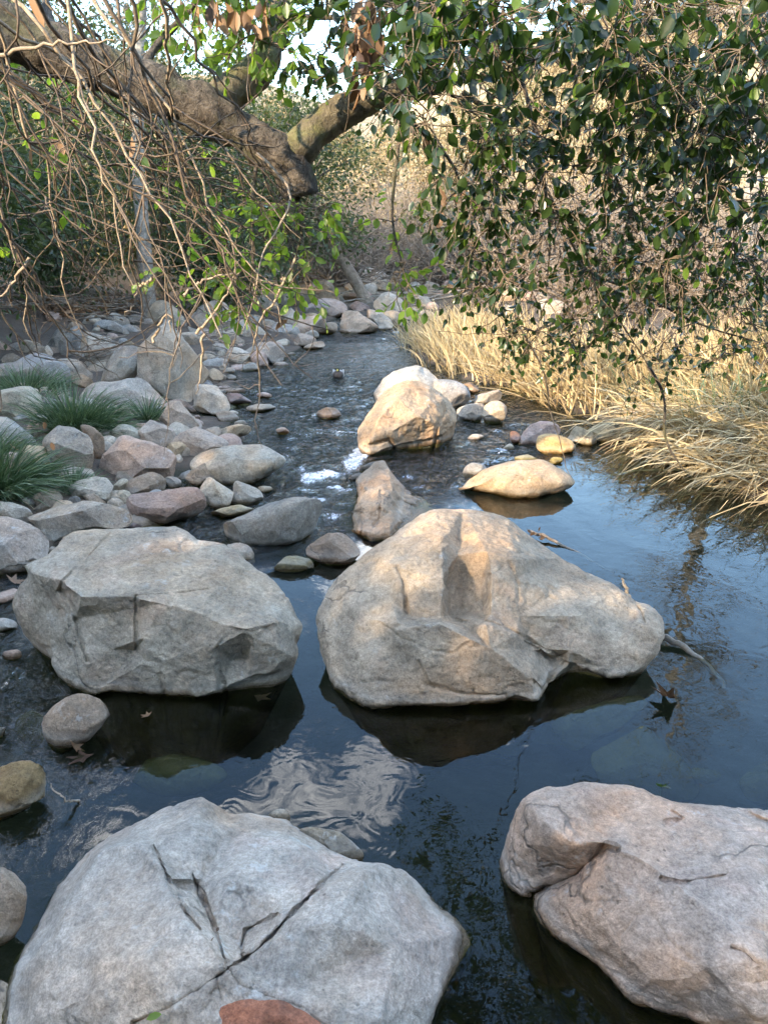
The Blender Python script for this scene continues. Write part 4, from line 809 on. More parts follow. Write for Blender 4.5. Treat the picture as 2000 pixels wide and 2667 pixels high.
SP = [  # hand placed boughs of the right hand curtain (photo position, distance)
 [(600, 40, 3.05), (680, 36, 3.1), (760, 40, 3.15), (800, 60, 3.2), (830, 100, 3.2)],
 [(985, 165, 2.86), (960, 200, 2.9), (1000, 215, 2.9), (1040, 190, 2.9)],
 [(1190, 112, 3.0), (1215, 145, 2.95), (1245, 150, 2.9), (1300, 125, 2.85), (1350, 122, 2.8), (1420, 118, 2.75)],
 [(1415, 120, 2.75), (1470, 190, 2.7), (1530, 260, 2.65), (1600, 330, 2.6), (1680, 370, 2.55)],
 [(1000, 200, 2.9), (1060, 240, 3.1), (1110, 310, 3.3), (1180, 400, 3.5), (1220, 500, 3.7), (1270, 590, 3.9), (1330, 680, 4.1), (1400, 790, 4.2)],
 [(1200, 115, 3.0), (1280, 180, 3.2), (1370, 260, 3.4), (1450, 330, 3.5), (1560, 420, 3.6), (1680, 480, 3.7)],
 [(1110, 118, 2.95), (1150, 250, 3.0), (1175, 380, 3.1), (1190, 520, 3.3), (1180, 620, 3.4)],
 [(850, 195, 2.8), (900, 280, 2.8), (985, 350, 2.85), (1000, 460, 2.9), (990, 560, 3.0)],
 [(1250, 150, 2.9), (1300, 300, 3.2), (1350, 440, 3.5), (1450, 560, 3.8), (1580, 650, 4.0)],
 [(600, -20, 3.15), (800, -60, 3.0), (1000, -40, 2.9), (1250, 0, 2.7), (1500, 40, 2.6), (1700, 60, 2.5)],
 [(590, -140, 3.3), (900, -220, 3.2), (1300, -180, 3.0), (1700, -120, 2.8)],
 [(1330, 680, 4.1), (1280, 740, 4.0), (1230, 790, 4.0)],
 [(1400, 790, 4.2), (1440, 860, 4.1), (1430, 950, 4.0), (1480, 1020, 4.0)],
 [(1270, 590, 3.9), (1400, 640, 4.0), (1500, 700, 4.1), (1640, 740, 4.2)],
 [(640, 420, 2.66), (655, 470, 2.62), (650, 520, 2.6), (632, 580, 2.6)],
 [(560, 320, 2.64), (545, 420, 2.6), (545, 520, 2.55), (550, 600, 2.5), (555, 650, 2.5)],
 [(870, 240, 2.8), (850, 400, 2.7), (845, 480, 2.65), (870, 580, 2.6), (880, 620, 2.6)],
 [(300, 170, 2.55), (340, 90, 2.7), (420, 20, 2.8), (480, -120, 2.9), (520, -300, 3.0)],
 [(120, 110, 2.5), (100, 0, 2.7), (60, -150, 2.9), (100, -400, 3.0)],
]
for i, s_ in enumerate(SP):
    L, r = limb('branch', [dp(p[0], p[1], p[2] if p[2] < 2.8 else 2.8 + (p[2] - 2.8) * .22) for p in s_], 0.008 if i not in (0, 3, 9, 10, 17, 18) else 0.014, 0.0022, M['moss_bark'] if i in (0, 4, 8) else M['oak_bark'], 6, n=28, seed=20 + i, lump=0.25); skel(L, r)
# overhead boughs above the frame
for i, pts in enumerate(([(-2.5, 2.45, 2.5), (-2.2, 2.8, 3.1), (-1.6, 3.4, 3.5), (-1.0, 4.2, 3.8)], [(-2.5, 2.45, 2.5), (-2.4, 3.2, 3.2), (-2.6, 4.2, 3.7), (-2.4, 5.4, 3.9)], [tuple(dp(600, -200, 3.35)), (0.0, 4.0, 3.0), (0.5, 4.6, 3.1), (0.9, 5.0, 3.0)])):
    L, r = limb('branch', pts, 0.05, 0.012, M['oak_bark'], 8, n=26, seed=60 + i); skel(L, r)
# targets for leafy sprays
def inside(poly, u, v):
    c = False; n = len(poly); j = n - 1
    for i in range(n):
        if (poly[i][1] > v) != (poly[j][1] > v) and u < (poly[j][0] - poly[i][0]) * (v - poly[i][1]) / (poly[j][1] - poly[i][1]) + poly[i][0]: c = not c
        j = i
    return c
tg = []; rr_ = random.Random(12)
curtain = [(840, -60), (1720, -60), (1720, 760), (1560, 770), (1480, 740), (1430, 830), (1380, 840), (1330, 740), (1240, 770), (1120, 760), (1060, 690), (1000, 640), (960, 520), (900, 470), (850, 420)]
while len(tg) < 520:
    u, v = rr_.uniform(830, 1720), rr_.uniform(-60, 860)
    if not inside(curtain, u, v): continue
    if u < 1000 and v > 280 and rr_.random() < 0.55: continue
    if 70 < v < 240 and u < 1230 and rr_.random() < 0.7: continue
    y = 1.95 + 0.75 * max(0, v) / 860 + rr_.uniform(-0.1, 0.6)
    tg.append((dp(u, v, y), 0))
for (u, v, y) in ((650, 480, 2.55), (655, 510, 2.55), (640, 520, 2.5), (632, 590, 2.5), (628, 560, 2.5), (545, 570, 2.45), (555, 610, 2.45), (540, 650, 2.45), (480, 580, 2.5), (500, 600, 2.5), (870, 580, 2.55), (850, 600, 2.55), (880, 620, 2.55), (700, 440, 2.7), (690, 450, 2.7), (600, 440, 2.7), (560, 440, 2.6), (850, 480, 2.65), (840, 540, 2.65), (620, 470, 2.6), (660, 590, 2.5), (510, 500, 2.55), (480, 660, 2.5), (570, 510, 2.6)):
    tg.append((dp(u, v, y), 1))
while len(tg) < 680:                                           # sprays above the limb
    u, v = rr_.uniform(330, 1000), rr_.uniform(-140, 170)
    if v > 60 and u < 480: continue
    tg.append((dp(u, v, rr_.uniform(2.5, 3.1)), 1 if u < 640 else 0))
for k in range(22): tg.append((dp(rr_.uniform(-40, 560), rr_.uniform(60, 640), rr_.uniform(2.5, 3.3)), 1))
for k in range(150):
    if k < 100: p = (rr_.uniform(-3.2, -0.9), rr_.uniform(2.0, 5.6), rr_.uniform(3.0, 4.4))
    elif k < 130: p = (rr_.uniform(0.15, 0.62), rr_.uniform(4.4, 5.1), rr_.uniform(2.6, 3.2))
    else: p = (rr_.uniform(0.1, 0.6), rr_.uniform(2.6, 3.6), rr_.uniform(3.2, 4.0))
    tg.append((np.array(p), 2))
TW = Tubes(); LP, LD, LL, LT = [], [], [], []
SKP = [p for p, r in SK]
def spray(p, dirn, mode):
    fs = 1.15 - 0.45 * min(1.0, max(0.0, float(to_px(p)[1])) / 1040) if mode == 0 else 1.0
    for k in range(rg.integers(2, 5) if mode == 0 else rg.integers(3, 6)):
        d = unit(dirn + rg.normal(size=3) * 0.7 + np.array([0, 0, -0.35])); Ls = rg.uniform(0.07, 0.19)
        w = wander(p, d, Ls, 4, rg, 0.22, 0.05); TW.add(w, np.linspace(0.0019, 0.0010, 5), 3)
        if mode == 0:
            if rg.random() < 0.4: TW.add(wander(p, unit(d + rg.normal(size=3) * 0.9), rg.uniform(0.1, 0.3), 5, rg, 0.25, 0.02), np.linspace(0.0018, 0.0009, 6), 3)
        for q in range(rg.integers(3, 6)):
            t_ = rg.uniform(0.25, 1.0); i = min(3, int(t_ * 4)); pos = w[i] + (w[i + 1] - w[i]) * (t_ * 4 - i)
            LP.append(pos); LD.append(unit(d + rg.normal(size=3) * 0.8 + np.array([0, 0, -0.55]))); LL.append(rg.uniform(0.024, 0.046) * fs); LT.append(1 if mode == 0 and rg.random() < 0.07 else mode)
order = sorted(range(len(tg)), key=lambda i: np.min(np.linalg.norm(np.array(SKP) - tg[i][0], axis=1)))
for i in order:
    P_, mode = tg[i]
    A_ = np.array(SKP); dd = A_ - P_; dist = np.linalg.norm(dd, axis=1) + np.maximum(-dd[:, 2], 0) * 0.8
    a = A_[dist.argmin()]; d = P_ - a; Ld = np.linalg.norm(d)
    n = max(3, int(Ld / 0.07)); t_ = np.linspace(0, 1, n + 1)[:, None]
    path = a + d * t_ + np.array([0, 0, 0.16 * Ld]) * (t_ * (1 - t_)) * 2 + rg.normal(size=(n + 1, 3)) * 0.012 * np.sin(t_ * math.pi)
    TW.add(path, np.linspace(0.0018 + 0.0022 * min(Ld, 1.2), 0.0015, n + 1), 4)
    SKP.extend(path[1:])
    spray(path[-1], unit(path[-1] - path[-2]), mode)
    if n > 5:
        for q in range(n // 5): spray(path[rg.integers(2, n)], unit(d) + rg.normal(size=3) * 0.6, mode)
obj('twigs', (lambda me: (me.transform(Matrix.Translation(-Vector(ob))), me)[1])(TW.mesh('twigs')), M['twig'], oak)['kind'] = 'stuff'
LP, LD, LL, LT = np.array(LP), np.array(LD), np.array(LL), np.array(LT)
pu_, pv_ = to_px(LP); size_px = LL / np.linalg.norm(LP - np.array([0, 0, CAMH]), axis=1)
vis = (pu_ > 0) & (pu_ < W0) & (pv_ > 0) & (pv_ < 1250)
big = np.argsort(-(size_px * vis))[:300]
LM = [one_leaf(x, 0.66) for x in (0.1, 0.4, 0.7, 1.0)]
for me in LM[:]: me.materials.append(M['oak_leaf'])
LMs = [one_leaf(x, 0.66) for x in (0.2, 0.6, 1.0)]
for me in LMs: me.materials.append(M['sun_leaf'])
d_, s__, n_ = leaf_frames(LD[big], rg, 0.6)
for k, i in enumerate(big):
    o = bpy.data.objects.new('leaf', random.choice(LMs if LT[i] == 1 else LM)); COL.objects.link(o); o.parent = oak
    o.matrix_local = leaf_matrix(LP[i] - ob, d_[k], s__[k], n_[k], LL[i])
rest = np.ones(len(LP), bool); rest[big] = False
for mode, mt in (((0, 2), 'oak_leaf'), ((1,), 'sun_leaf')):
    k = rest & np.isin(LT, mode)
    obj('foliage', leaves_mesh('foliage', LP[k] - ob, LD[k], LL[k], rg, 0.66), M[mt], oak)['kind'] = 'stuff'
# hanging clusters of dead leaves
DL = [one_leaf(x, 0.5) for x in (0.0, 0.35, 0.7, 1.0)]
for me in DL: me.materials.append(M['dry_leaf'])
def dead(u0, v0, y, su, sv, n):
    P_ = np.array([dp(u0 + rr_.gauss(0, su), v0 + rr_.uniform(-sv, sv), y + rr_.uniform(-.05, .05)) for _ in range(n)])
    d, s, nn = leaf_frames(unit(rg.normal(size=(n, 3)) * 0.35 + np.array([0, 0, -1.0])), rg, 1.0)
    for k in range(n):
        o = bpy.data.objects.new('dead_leaf', random.choice(DL)); COL.objects.link(o); o.parent = oak; o.matrix_local = leaf_matrix(P_[k] - ob, d[k], s[k], nn[k], rr_.uniform(.045, .07))
dead(795, 70, 2.6, 22, 75, 55); dead(775, 165, 2.6, 12, 40, 14); dead(530, 25, 2.6, 30, 28, 18); dead(470, 10, 2.6, 16, 14, 6); dead(1315, 345, 3.0, 16, 20, 12); dead(1000, 430, 2.9, 30, 40, 5); dead(1180, 200, 3.0, 140, 90, 8); dead(400, 300, 2.6, 200, 120, 10)

# ------------------------------------------------------------------ bare twigs hanging on the left
bare = thing('bare_tree', 'leafless tree whose tangled brown twigs hang down the upper left', 'tree', (-2.6, 1.2, 0.3)); bb = np.array(bare.location)
rb = np.random.default_rng(55)
btrunk = [(-2.6, 1.2, 0.2), (-2.5, 1.3, 1.4), (-2.3, 1.5, 2.4), (-1.9, 1.7, 3.0)]
limb('trunk', btrunk, 0.09, 0.05, M['twig'], 10, seed=80, parent=bare)
TW2 = Tubes()
starts = [(-120, 60, 380, 560), (-60, -40, 300, 640), (-60, 20, 260, 690), (0, -60, 430, 720), (40, -80, 560, 600), (80, -60, 480, 640), (120, -80, 600, 560), (160, -60, 620, 700), (200, -60, 530, 800), (240, -80, 390, 700), (-100, 160, 200, 600), (-100, 220, 120, 700), (-100, 300, 60, 650), (-120, 120, 330, 460), (280, -60, 640, 420),
          (-40, -80, 150, 720), (20, -80, 90, 560), (60, -80, 220, 500), (-100, 60, 420, 420), (140, -80, 330, 620), (-100, 250, 260, 620), (-100, 350, 210, 760), (300, -80, 580, 640), (-80, 0, 520, 500), (100, -70, 460, 460), (-110, 420, 130, 800), (-60, 100, 560, 380), (340, -60, 420, 560)]
pal = 0
for i, (u0, v0, u1, v1) in enumerate(starts):
    y0, y1 = rb.uniform(1.75, 2.2), rb.uniform(1.9, 2.7)
    a, b = dp(u0, v0, y0), dp(u1 + rb.uniform(-30, 30), v1 + rb.uniform(-40, 40), y1)
    n = 18; t_ = np.linspace(0, 1, n + 1)[:, None]
    path = a + (b - a) * t_ + np.array([0, 0, 1]) * (t_ * (1 - t_)) * rb.uniform(-0.15, 0.35) + np.cumsum(rb.normal(size=(n + 1, 3)) * 0.011, 0)
    tb = Tubes(); tb.add(path, np.linspace(rb.uniform(0.003, 0.0065), 0.0014, n + 1), 5)
    mt = M['pale_twig'] if i % 4 == 3 else M['twig']
    V0 = tb.mesh('branch'); V0.transform(Matrix.Translation(-Vector(bb))); obj('branch', V0, mt, bare)
    main_d = unit(b - a)
    for k in range(rb.integers(3, 6)):
        j = rb.integers(3, n); d = unit(main_d + rb.normal(size=3) * 0.65 + np.array([0.1, 0, -0.15])); Ls = rb.uniform(0.18, 0.62) * (1.1 - 0.4 * j / n)
        w = wander(path[j], d, Ls, 9, rb, 0.16, -0.01); TW2.add(w, np.linspace(0.0028, 0.0010, 10), 4)
        for q in range(rb.integers(1, 4)):
            jj = rb.integers(2, 9); w2 = wander(w[jj], unit(d + rb.normal(size=3) * 0.8), rb.uniform(0.05, 0.2), 5, rb, 0.25, -0.03); TW2.add(w2, np.linspace(0.0016, 0.0008, 6), 3)
V0 = TW2.mesh('twigs'); V0.transform(Matrix.Translation(-Vector(bb))); obj('twigs', V0, M['twig'], bare)['kind'] = 'stuff'
# heavier twig tips, sunlight painted in as a paler bark colour
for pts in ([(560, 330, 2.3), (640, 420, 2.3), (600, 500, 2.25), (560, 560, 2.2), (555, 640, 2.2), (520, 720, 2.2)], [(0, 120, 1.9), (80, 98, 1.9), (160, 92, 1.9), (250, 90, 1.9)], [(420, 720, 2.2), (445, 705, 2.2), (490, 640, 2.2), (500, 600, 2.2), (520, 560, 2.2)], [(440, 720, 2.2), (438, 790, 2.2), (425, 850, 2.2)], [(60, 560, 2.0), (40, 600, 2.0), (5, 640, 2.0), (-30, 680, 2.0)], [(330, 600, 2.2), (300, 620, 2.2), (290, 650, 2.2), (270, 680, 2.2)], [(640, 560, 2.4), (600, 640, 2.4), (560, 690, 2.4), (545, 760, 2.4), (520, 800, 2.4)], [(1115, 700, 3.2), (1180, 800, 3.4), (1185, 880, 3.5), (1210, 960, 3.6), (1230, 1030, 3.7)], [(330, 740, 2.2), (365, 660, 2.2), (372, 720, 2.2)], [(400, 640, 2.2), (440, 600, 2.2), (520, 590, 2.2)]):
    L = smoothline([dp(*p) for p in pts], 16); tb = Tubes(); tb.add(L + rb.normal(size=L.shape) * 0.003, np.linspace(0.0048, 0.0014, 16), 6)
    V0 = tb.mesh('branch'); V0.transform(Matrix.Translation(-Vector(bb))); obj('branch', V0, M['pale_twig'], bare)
def loose_leaf(name, p, d, L, tint, label, mat=None, wide=0.6, group=None):
    me = one_leaf(tint, wide); me.materials.append(mat or M['dry_leaf']); o = bpy.data.objects.new(name, me); COL.objects.link(o)
    dd, s, n = leaf_frames(np.array([d], float), np.random.default_rng(int(abs(p[0]) * 1000) + 3), 0.7)
    o.matrix_world = leaf_matrix(p, dd[0], s[0], n[0], L); return tag(o, label, 'leaf', group)
loose_leaf('dead_leaf', dp(622, 690, 2.4), (-1, 0, -0.7), 0.05, 0.9, 'bright orange leaf caught on a twig over the far left shore')
loose_leaf('dead_leaf', dp(97, 928, 2.2), (0.2, 0, 1), 0.024, 0.75, 'pale tan curled leaf on a twig above the sedge, upper of two')
loose_leaf('dead_leaf', dp(112, 955, 2.2), (0.1, 0, -1), 0.026, 0.75, 'pale tan curled leaf on a twig above the sedge, lower of two')
loose_leaf('dead_leaf', dp(97, 60, 1.9), (-0.4, 0, 1), 0.07, 0.9, 'orange dead leaf hanging in front of the limb near the top left corner', wide=0.45)

# ------------------------------------------------------------------ trees of the banks
def crown_points(rng, n, c, rad, k=22, core=0.35):
    cc = unit(rng.normal(size=(k, 3))) * rng.uniform(core, 0.95, size=(k, 1)) * np.array(rad) + np.array(c)
    i = rng.integers(0, k, n); s = np.array(rad).mean() * rng.uniform(0.16, 0.34, size=k)
    return cc[i] + rng.normal(size=(n, 3)) * s[i][:, None] * 0.8, cc
def leafy_tree(name, label, base, height, rad, nleaf, leaf, mat, bark, seed, zlow=0.3, cat='tree', group=None, trunk_r=0.12, lean=(0, 0), full=False):
    rng = np.random.default_rng(seed); t0 = thing(name, label, cat, base, group)
    top = np.array([lean[0], lean[1], height * 0.72]); c = np.array([lean[0], lean[1], zlow + (height - zlow) / 2])
    P_, cc = crown_points(rng, nleaf, c, (rad, rad, (height - zlow) / 2), k=26)
    tb = Tubes(); tb.add(smoothline([(0, 0, -0.2), top * 0.35 + rng.normal(size=3) * .08, top * 0.7 + rng.normal(size=3) * .1, top], 14), np.linspace(trunk_r, trunk_r * 0.35, 14), 9)
    obj('trunk', tb.mesh('trunk'), bark, t0)
    tb = Tubes()
    for q in cc:
        a = top * rng.uniform(0.25, 1.0); mid_ = (a + q) / 2 + np.array([0, 0, 0.1 * rad]); tb.add(smoothline([a, mid_, q], 8), np.linspace(trunk_r * 0.3, 0.008, 8), 4)
        for _ in range(5): tb.add(wander(q, rng.normal(size=3), rad * 0.4, 5, rng, 0.25), np.linspace(0.008, 0.004, 6), 3)
    obj('limbs', tb.mesh('limbs'), bark, t0)
    d = unit(P_ - c) + rng.normal(size=P_.shape) * 0.8 + np.array([0, 0, -0.3])
    o = obj('crown', leaves_mesh('crown', P_, d, leaf * rng.uniform(0.7, 1.3, nleaf), rng, 0.6, full, flat=1.0), mat, t0)
    return t0
BT = [  # x, y, height, radius, leaves, label
 (-5.2, 9.6, 3.0, 1.6, 10000, 'dense dark green bush at the left edge behind the rock bank'),
 (-5.4, 13.4, 2.2, 1.3, 6000, 'low dark bush behind the leaf litter left of the pale trunk'),
 (-3.0, 14.8, 1.9, 1.2, 5000, 'low dark bush right of the pale trunk foot'),
 (-6.2, 9.9, 1.8, 1.2, 5000, 'low dark shrub cut by the left edge above the rocks'),
 (-6.6, 12.5, 5.6, 2.3, 12000, 'dark evergreen tree at the left edge behind the dense bush'),
 (-4.6, 16.6, 5.2, 2.1, 11000, 'olive green tree between the pale trunk and the left edge'),
 (-1.9, 17.5, 4.4, 1.5, 7000, 'small dark tree behind the great square block'),
 (-7.5, 18.0, 7.0, 2.8, 9000, 'tall dark tree farther back at far left'),
 (-3.6, 21.0, 6.0, 2.4, 8000, 'broad green tree in the background left of the stub'),
]
for i, (x, y, h, r, n, lab) in enumerate(BT):
    leafy_tree('bush' if i < 4 else 'bank_tree', lab, (x, y, ground1(x, y)), h, r, n, 0.075 + 0.0016 * y, M['dark_leaf'], M['oak_bark'], 300 + i, zlow=0.1, cat='bush' if i < 4 else 'tree')
# unseen trees outside the frame, sized and placed to shade the rocks
shade = leafy_tree('shade_tree', 'unseen oak outside the frame, placed to cast shade', (-9.2, 2.0, ground1(-9.2, 2.0)), 4.6, 2.1, 9500, 0.19, M['dark_leaf'], M['oak_bark'], 350, zlow=0.1, group='unseen shading oaks outside the frame')
for (x, y, s_, rz) in ((-9.0, -1.0, 0.94, 1), (-9.4, -4.0, 1.0, 2), (-9.0, -7.7, 1.18, 3), (-8.8, -5.0, 1.02, 1.7), (-9.0, 5.0, 1.0, 4), (-9.4, 8.0, 1.03, 5), (-12.5, 0.5, 1.15, 2.5), (-12.5, -5, 1.15, 0.5), (-12.8, 6, 1.15, 5.2), (-2.0, -6.5, 1.5, 0.3), (1.8, -6.2, 1.5, 2.2), (5.5, -5.0, 1.5, 4.1)):  # largest copies are added behind the camera to block sky from front faces
    c = copy_tree(shade); c.location = (x, y, ground1(x, y)); c.scale = (s_,) * 3; c.rotation_euler.z = rz
leafy_tree('shade_bush', 'unseen leafy bush behind the camera to the left, placed to cast shade', (-4.1, -2.1, ground1(-4.1, -2.1)), 3.2, 0.85, 5000, 0.12, M['dark_leaf'], M['oak_bark'], 360, zlow=0.5)  # added out of view to shade the nearest boulders
# pale trunks
def bare_tree(name, label, base, pts, r0, r1, mat, seed, nb=16, bl=1.6, k=12, from_=0.35):
    rng = np.random.default_rng(seed); t0 = thing(name, label, 'tree', base)
    L = smoothline(pts, 26); rr = np.linspace(r0, r1, 26); tb = Tubes(); tb.add(L, rr * (1 + .1 * fbm(L * 3, 2, seed)), k); obj('trunk', tb.mesh('trunk'), mat, t0)
    for q in range(nb):
        j = rng.integers(int(26 * from_), 26); d = unit(np.array([rng.normal(), rng.normal(), rng.uniform(0.1, 0.9)])); Ls = bl * rng.uniform(.5, 1.2) * (1.3 - j / 26)
        tb = Tubes(); w = wander(L[j], d, Ls, 9, rng, 0.2, -0.03); tb.add(w, np.linspace(rr[j] * 0.4, 0.008, 10), 5)
        for _ in range(9):
            jj = rng.integers(2, 10); w2 = wander(w[jj], unit(d + rng.normal(size=3) * .8), Ls * rng.uniform(.2, .55), 6, rng, .22, -.02); tb.add(w2, np.linspace(0.012, 0.004, 7), 3)
            for _ in range(3): tb.add(wander(w2[rng.integers(1, 7)], rng.normal(size=3), Ls * .2, 4, rng, .25), np.linspace(0.005, 0.003, 5), 3)
        obj('branch', tb.mesh('branch'), mat, t0)
    return t0
b0 = hit(322 * 1.2055, 690 * 1.2055); b0 = b0
def rel(u, v): return dp(u, v, b0[1]) - b0
bare_tree('sycamore_tree', 'slender pale mottled sycamore trunk rising behind the great square block', tuple(b0), [rel(324, 690), rel(318, 620), rel(312, 540), rel(305, 440), rel(298, 330), rel(300, 150), rel(320, -200)], 0.0105 * b0[1], 0.05, M['syc_bark'], 400, 14, 1.4, from_=0.5)
sx, sy = 6.0, 13.6
bare_tree('sycamore_tree', 'tall bare pale sycamore behind the oak curtain at the right edge', (sx, sy, ground1(sx, sy)), [(0, 0, -.2), (0.05, 0, 2), (-0.1, 0, 4), (0.1, 0, 6), (0.0, 0, 8.2)], 0.17, 0.03, M['syc_bark'], 410, 26, 2.4, from_=0.3)
b0 = hit(800 * 1.2055, 655 * 1.2055); b0[1] = min(b0[1], 26)
bare_tree('leaning_tree', 'grey trunk leaning left beyond the far channel', tuple(hit(800 * 1.2055, 655 * 1.2055)), [(0.05, 0, -.3), (-0.25, 0, 0.35), (-0.6, 0, 0.9), (-1.0, .1, 1.5), (-1.3, .2, 2.4)], 0.17, 0.07, M['brush'], 420, 14, 1.6)

# ------------------------------------------------------------------ brush of the far bank and hillside
def brush_mesh(seed, n=110, droop=0.05):
    rng = np.random.default_rng(seed); tb = Tubes()
    for k in range(n):
        d = unit(np.array([rng.normal() * .8, rng.normal() * .8, rng.uniform(.25, 1.2)])); w = wander((rng.normal() * .15, rng.normal() * .15, 0), d, rng.uniform(.6, 1.25), 6, rng, .2, droop); tb.add(w, np.linspace(.013, .004, 7), 3)
        for _ in range(4): tb.add(wander(w[rng.integers(2, 7)], unit(d + rng.normal(size=3) * .7), rng.uniform(.2, .5), 4, rng, .25, droop), np.linspace(.006, .003, 5), 3)
    me = tb.mesh('brush'); me.materials.append(M['brush']); return me
BR = [brush_mesh(500 + k) for k in range(3)]
def green_mesh(seed, n, leaf, mat):
    rng = np.random.default_rng(seed); P_, _ = crown_points(rng, n, (0, 0, .55), (.75, .75, .55), k=16); me = leaves_mesh('scrub', P_, rng.normal(size=P_.shape), leaf, rng, .6, False, flat=1.0); me.materials.append(mat); return me
M['scrub'] = leaf_material('scrub_leaf', (0.06, 0.06, 0.025), (0.20, 0.17, 0.075), (0.2, 0.2, 0.05), 0.7, 0.2)
M['straw'] = leaf_material('straw_scrub', (0.20, 0.14, 0.07), (0.46, 0.36, 0.20), (0.3, 0.22, 0.1), 0.7, 0.2)
GR = [green_mesh(520 + k, 1300, .085, M['scrub']) for k in range(2)] + [green_mesh(530 + k, 1300, .085, M['straw']) for k in range(2)]
rq = random.Random(77)
def scatter(meshes, n, xr, yr, sc, name, label, cat, group, cond=lambda x, y: True):
    k = 0
    while k < n:
        x, y = rq.uniform(*xr), rq.uniform(*yr)
        if abs(x) > 0.56 * y + 2 or not cond(x, y): continue
        o = obj(name, rq.choice(meshes)); s_ = rq.uniform(*sc); o.scale = (s_, s_, s_ * rq.uniform(.8, 1.25)); o.rotation_euler.z = rq.uniform(0, 6.28); o.location = (x, y, ground1(x, y) - 0.05)
        tag(o, label, cat, group); k += 1
scatter(BR, 60, (-3.5, 9), (19, 40), (1.1, 2.4), 'dry_brush', 'leafless grey brown brush beyond the far stony bar', 'shrub', 'leafless brush behind the stream', lambda x, y: not (-1.2 < x < 1.0 and y < 24))
scatter(BR, 34, (3.5, 12), (10, 20), (0.7, 1.3), 'dry_brush', 'leafless brush on the right bank behind the reeds', 'shrub', 'leafless brush behind the reeds', lambda x, y: x > 3.2 + (y - 10) * .1)
scatter(GR[:2], 95, (-40, 50), (26, 90), (1.2, 2.8), 'hillside_shrub', 'olive green shrub on the sunlit hillside', 'shrub', 'green shrubs of the hillside')
scatter(GR[2:], 165, (-30, 50), (24, 85), (1.2, 2.8), 'hillside_shrub', 'straw coloured shrub on the sunlit hillside', 'shrub', 'straw coloured shrubs of the hillside')
scatter(GR, 40, (-16, -4), (20, 40), (1.4, 2.6), 'hillside_shrub', 'shrub on the shaded slope behind the left bank trees', 'shrub', 'shrubs of the left slope')

# ------------------------------------------------------------------ reeds and sedges
def blades(name, bases, dirs, L, w, rng, bend, tint=None, seg=4):
    N = len(bases); V = []; t_ = np.linspace(0, 1, seg + 1)
    d = unit(dirs); side = unit(np.cross(d, rng.normal(size=d.shape)))
    p = bases.copy(); pts = [p]; cd = d.copy()
    for k in range(seg):
        cd = unit(cd + bend * (k + 1) / seg + rng.normal(size=d.shape) * 0.04); p = p + cd * (L / seg)[:, None]; pts.append(p)
    pts = np.stack(pts, 1); ww = (w[:, None] * np.array([1, .95, .8, .55, .08])[None, :])[..., None] * side[:, None]
    V = np.stack([pts - ww, pts + ww], 2).reshape(N, -1, 3); nv = 2 * (seg + 1)
    f = np.array([(2 * k, 2 * k + 1, 2 * k + 3, 2 * k + 2) for k in range(seg)])
    F = (f[None] + (np.arange(N) * nv)[:, None, None]).reshape(-1, 4)
    me = mesh_np(name, V.reshape(-1, 3), F, smooth=False); attr(me, 'tint', np.repeat(rng.random(N) if tint is None else tint, nv)); return me
rr2 = np.random.default_rng(900)
def reed_bed(label, n, yr, off, Lr, dirf, bendf, w=0.0045, seed=0, clump=0.10):
    y = rr2.uniform(*yr, n); x = np.interp(y, YR, XR) + off[0] + (off[1] - off[0]) * rr2.random(n) ** 1.3
    nc = max(6, n // 45); ci = rr2.integers(0, nc, n); x = x * .45 + .55 * x[ci] + rr2.normal(size=n) * clump; y = y * .45 + .55 * y[ci] + rr2.normal(size=n) * clump
    x = np.maximum(x, np.interp(y, YR, XR) - 0.12)
    B_ = np.stack([x, y, np.maximum(ground(x, y), -0.02) - 0.02], 1)
    d = np.array([dirf(a, b) for a, b in zip(x, y)]) + rr2.normal(size=(n, 3)) * 0.32; bend = np.array([bendf(a, b) for a, b in zip(x, y)]) + rr2.normal(size=(n, 3)) * 0.16
    me = blades('reeds', B_, d, rr2.uniform(*Lr, n), np.full(n, w) * rr2.uniform(.6, 1.3, n), rr2, bend, np.clip(rr2.normal(.6, .28, n), 0, 1))
    o = obj('reeds', me, M['reed']); return tag(o, label, 'reeds', kind='stuff')
reed_bed('dry golden reeds standing along the far right shore', 2600, (9.3, 13.6), (-0.05, 1.9), (.35, .65), lambda x, y: (-.25, -.1, 1), lambda x, y: (-.12, -.05, -.10), w=.0075)
reed_bed('dry straw reeds leaning over the right shore in the middle', 3000, (7.2, 9.6), (-0.05, 2.3), (.45, .85), lambda x, y: (-.35, -.15, .9), lambda x, y: (-.15, -.1, -.2), w=.0075)
reed_bed('bleached reeds bent flat over the water at the right edge', 3800, (4.7, 7.3), (0.0, 2.2), (.55, 1.0), lambda x, y: (-.75, -.35, .55), lambda x, y: (-.15, -.12, -.42), w=.0072)
reed_bed('bleached upright reeds behind the bent ones at the right edge', 1500, (5.8, 8.4), (.9, 3.0), (.7, 1.1), lambda x, y: (-.2, -.1, 1), lambda x, y: (-.05, 0, -.05), w=.0075)
reed_bed('thin green shoots among the golden reeds', 160, (6.0, 7.6), (.1, 1.2), (.4, .7), lambda x, y: (-.1, 0, 1), lambda x, y: (0, 0, 0), w=.006).data.materials[0] = M['sedge']
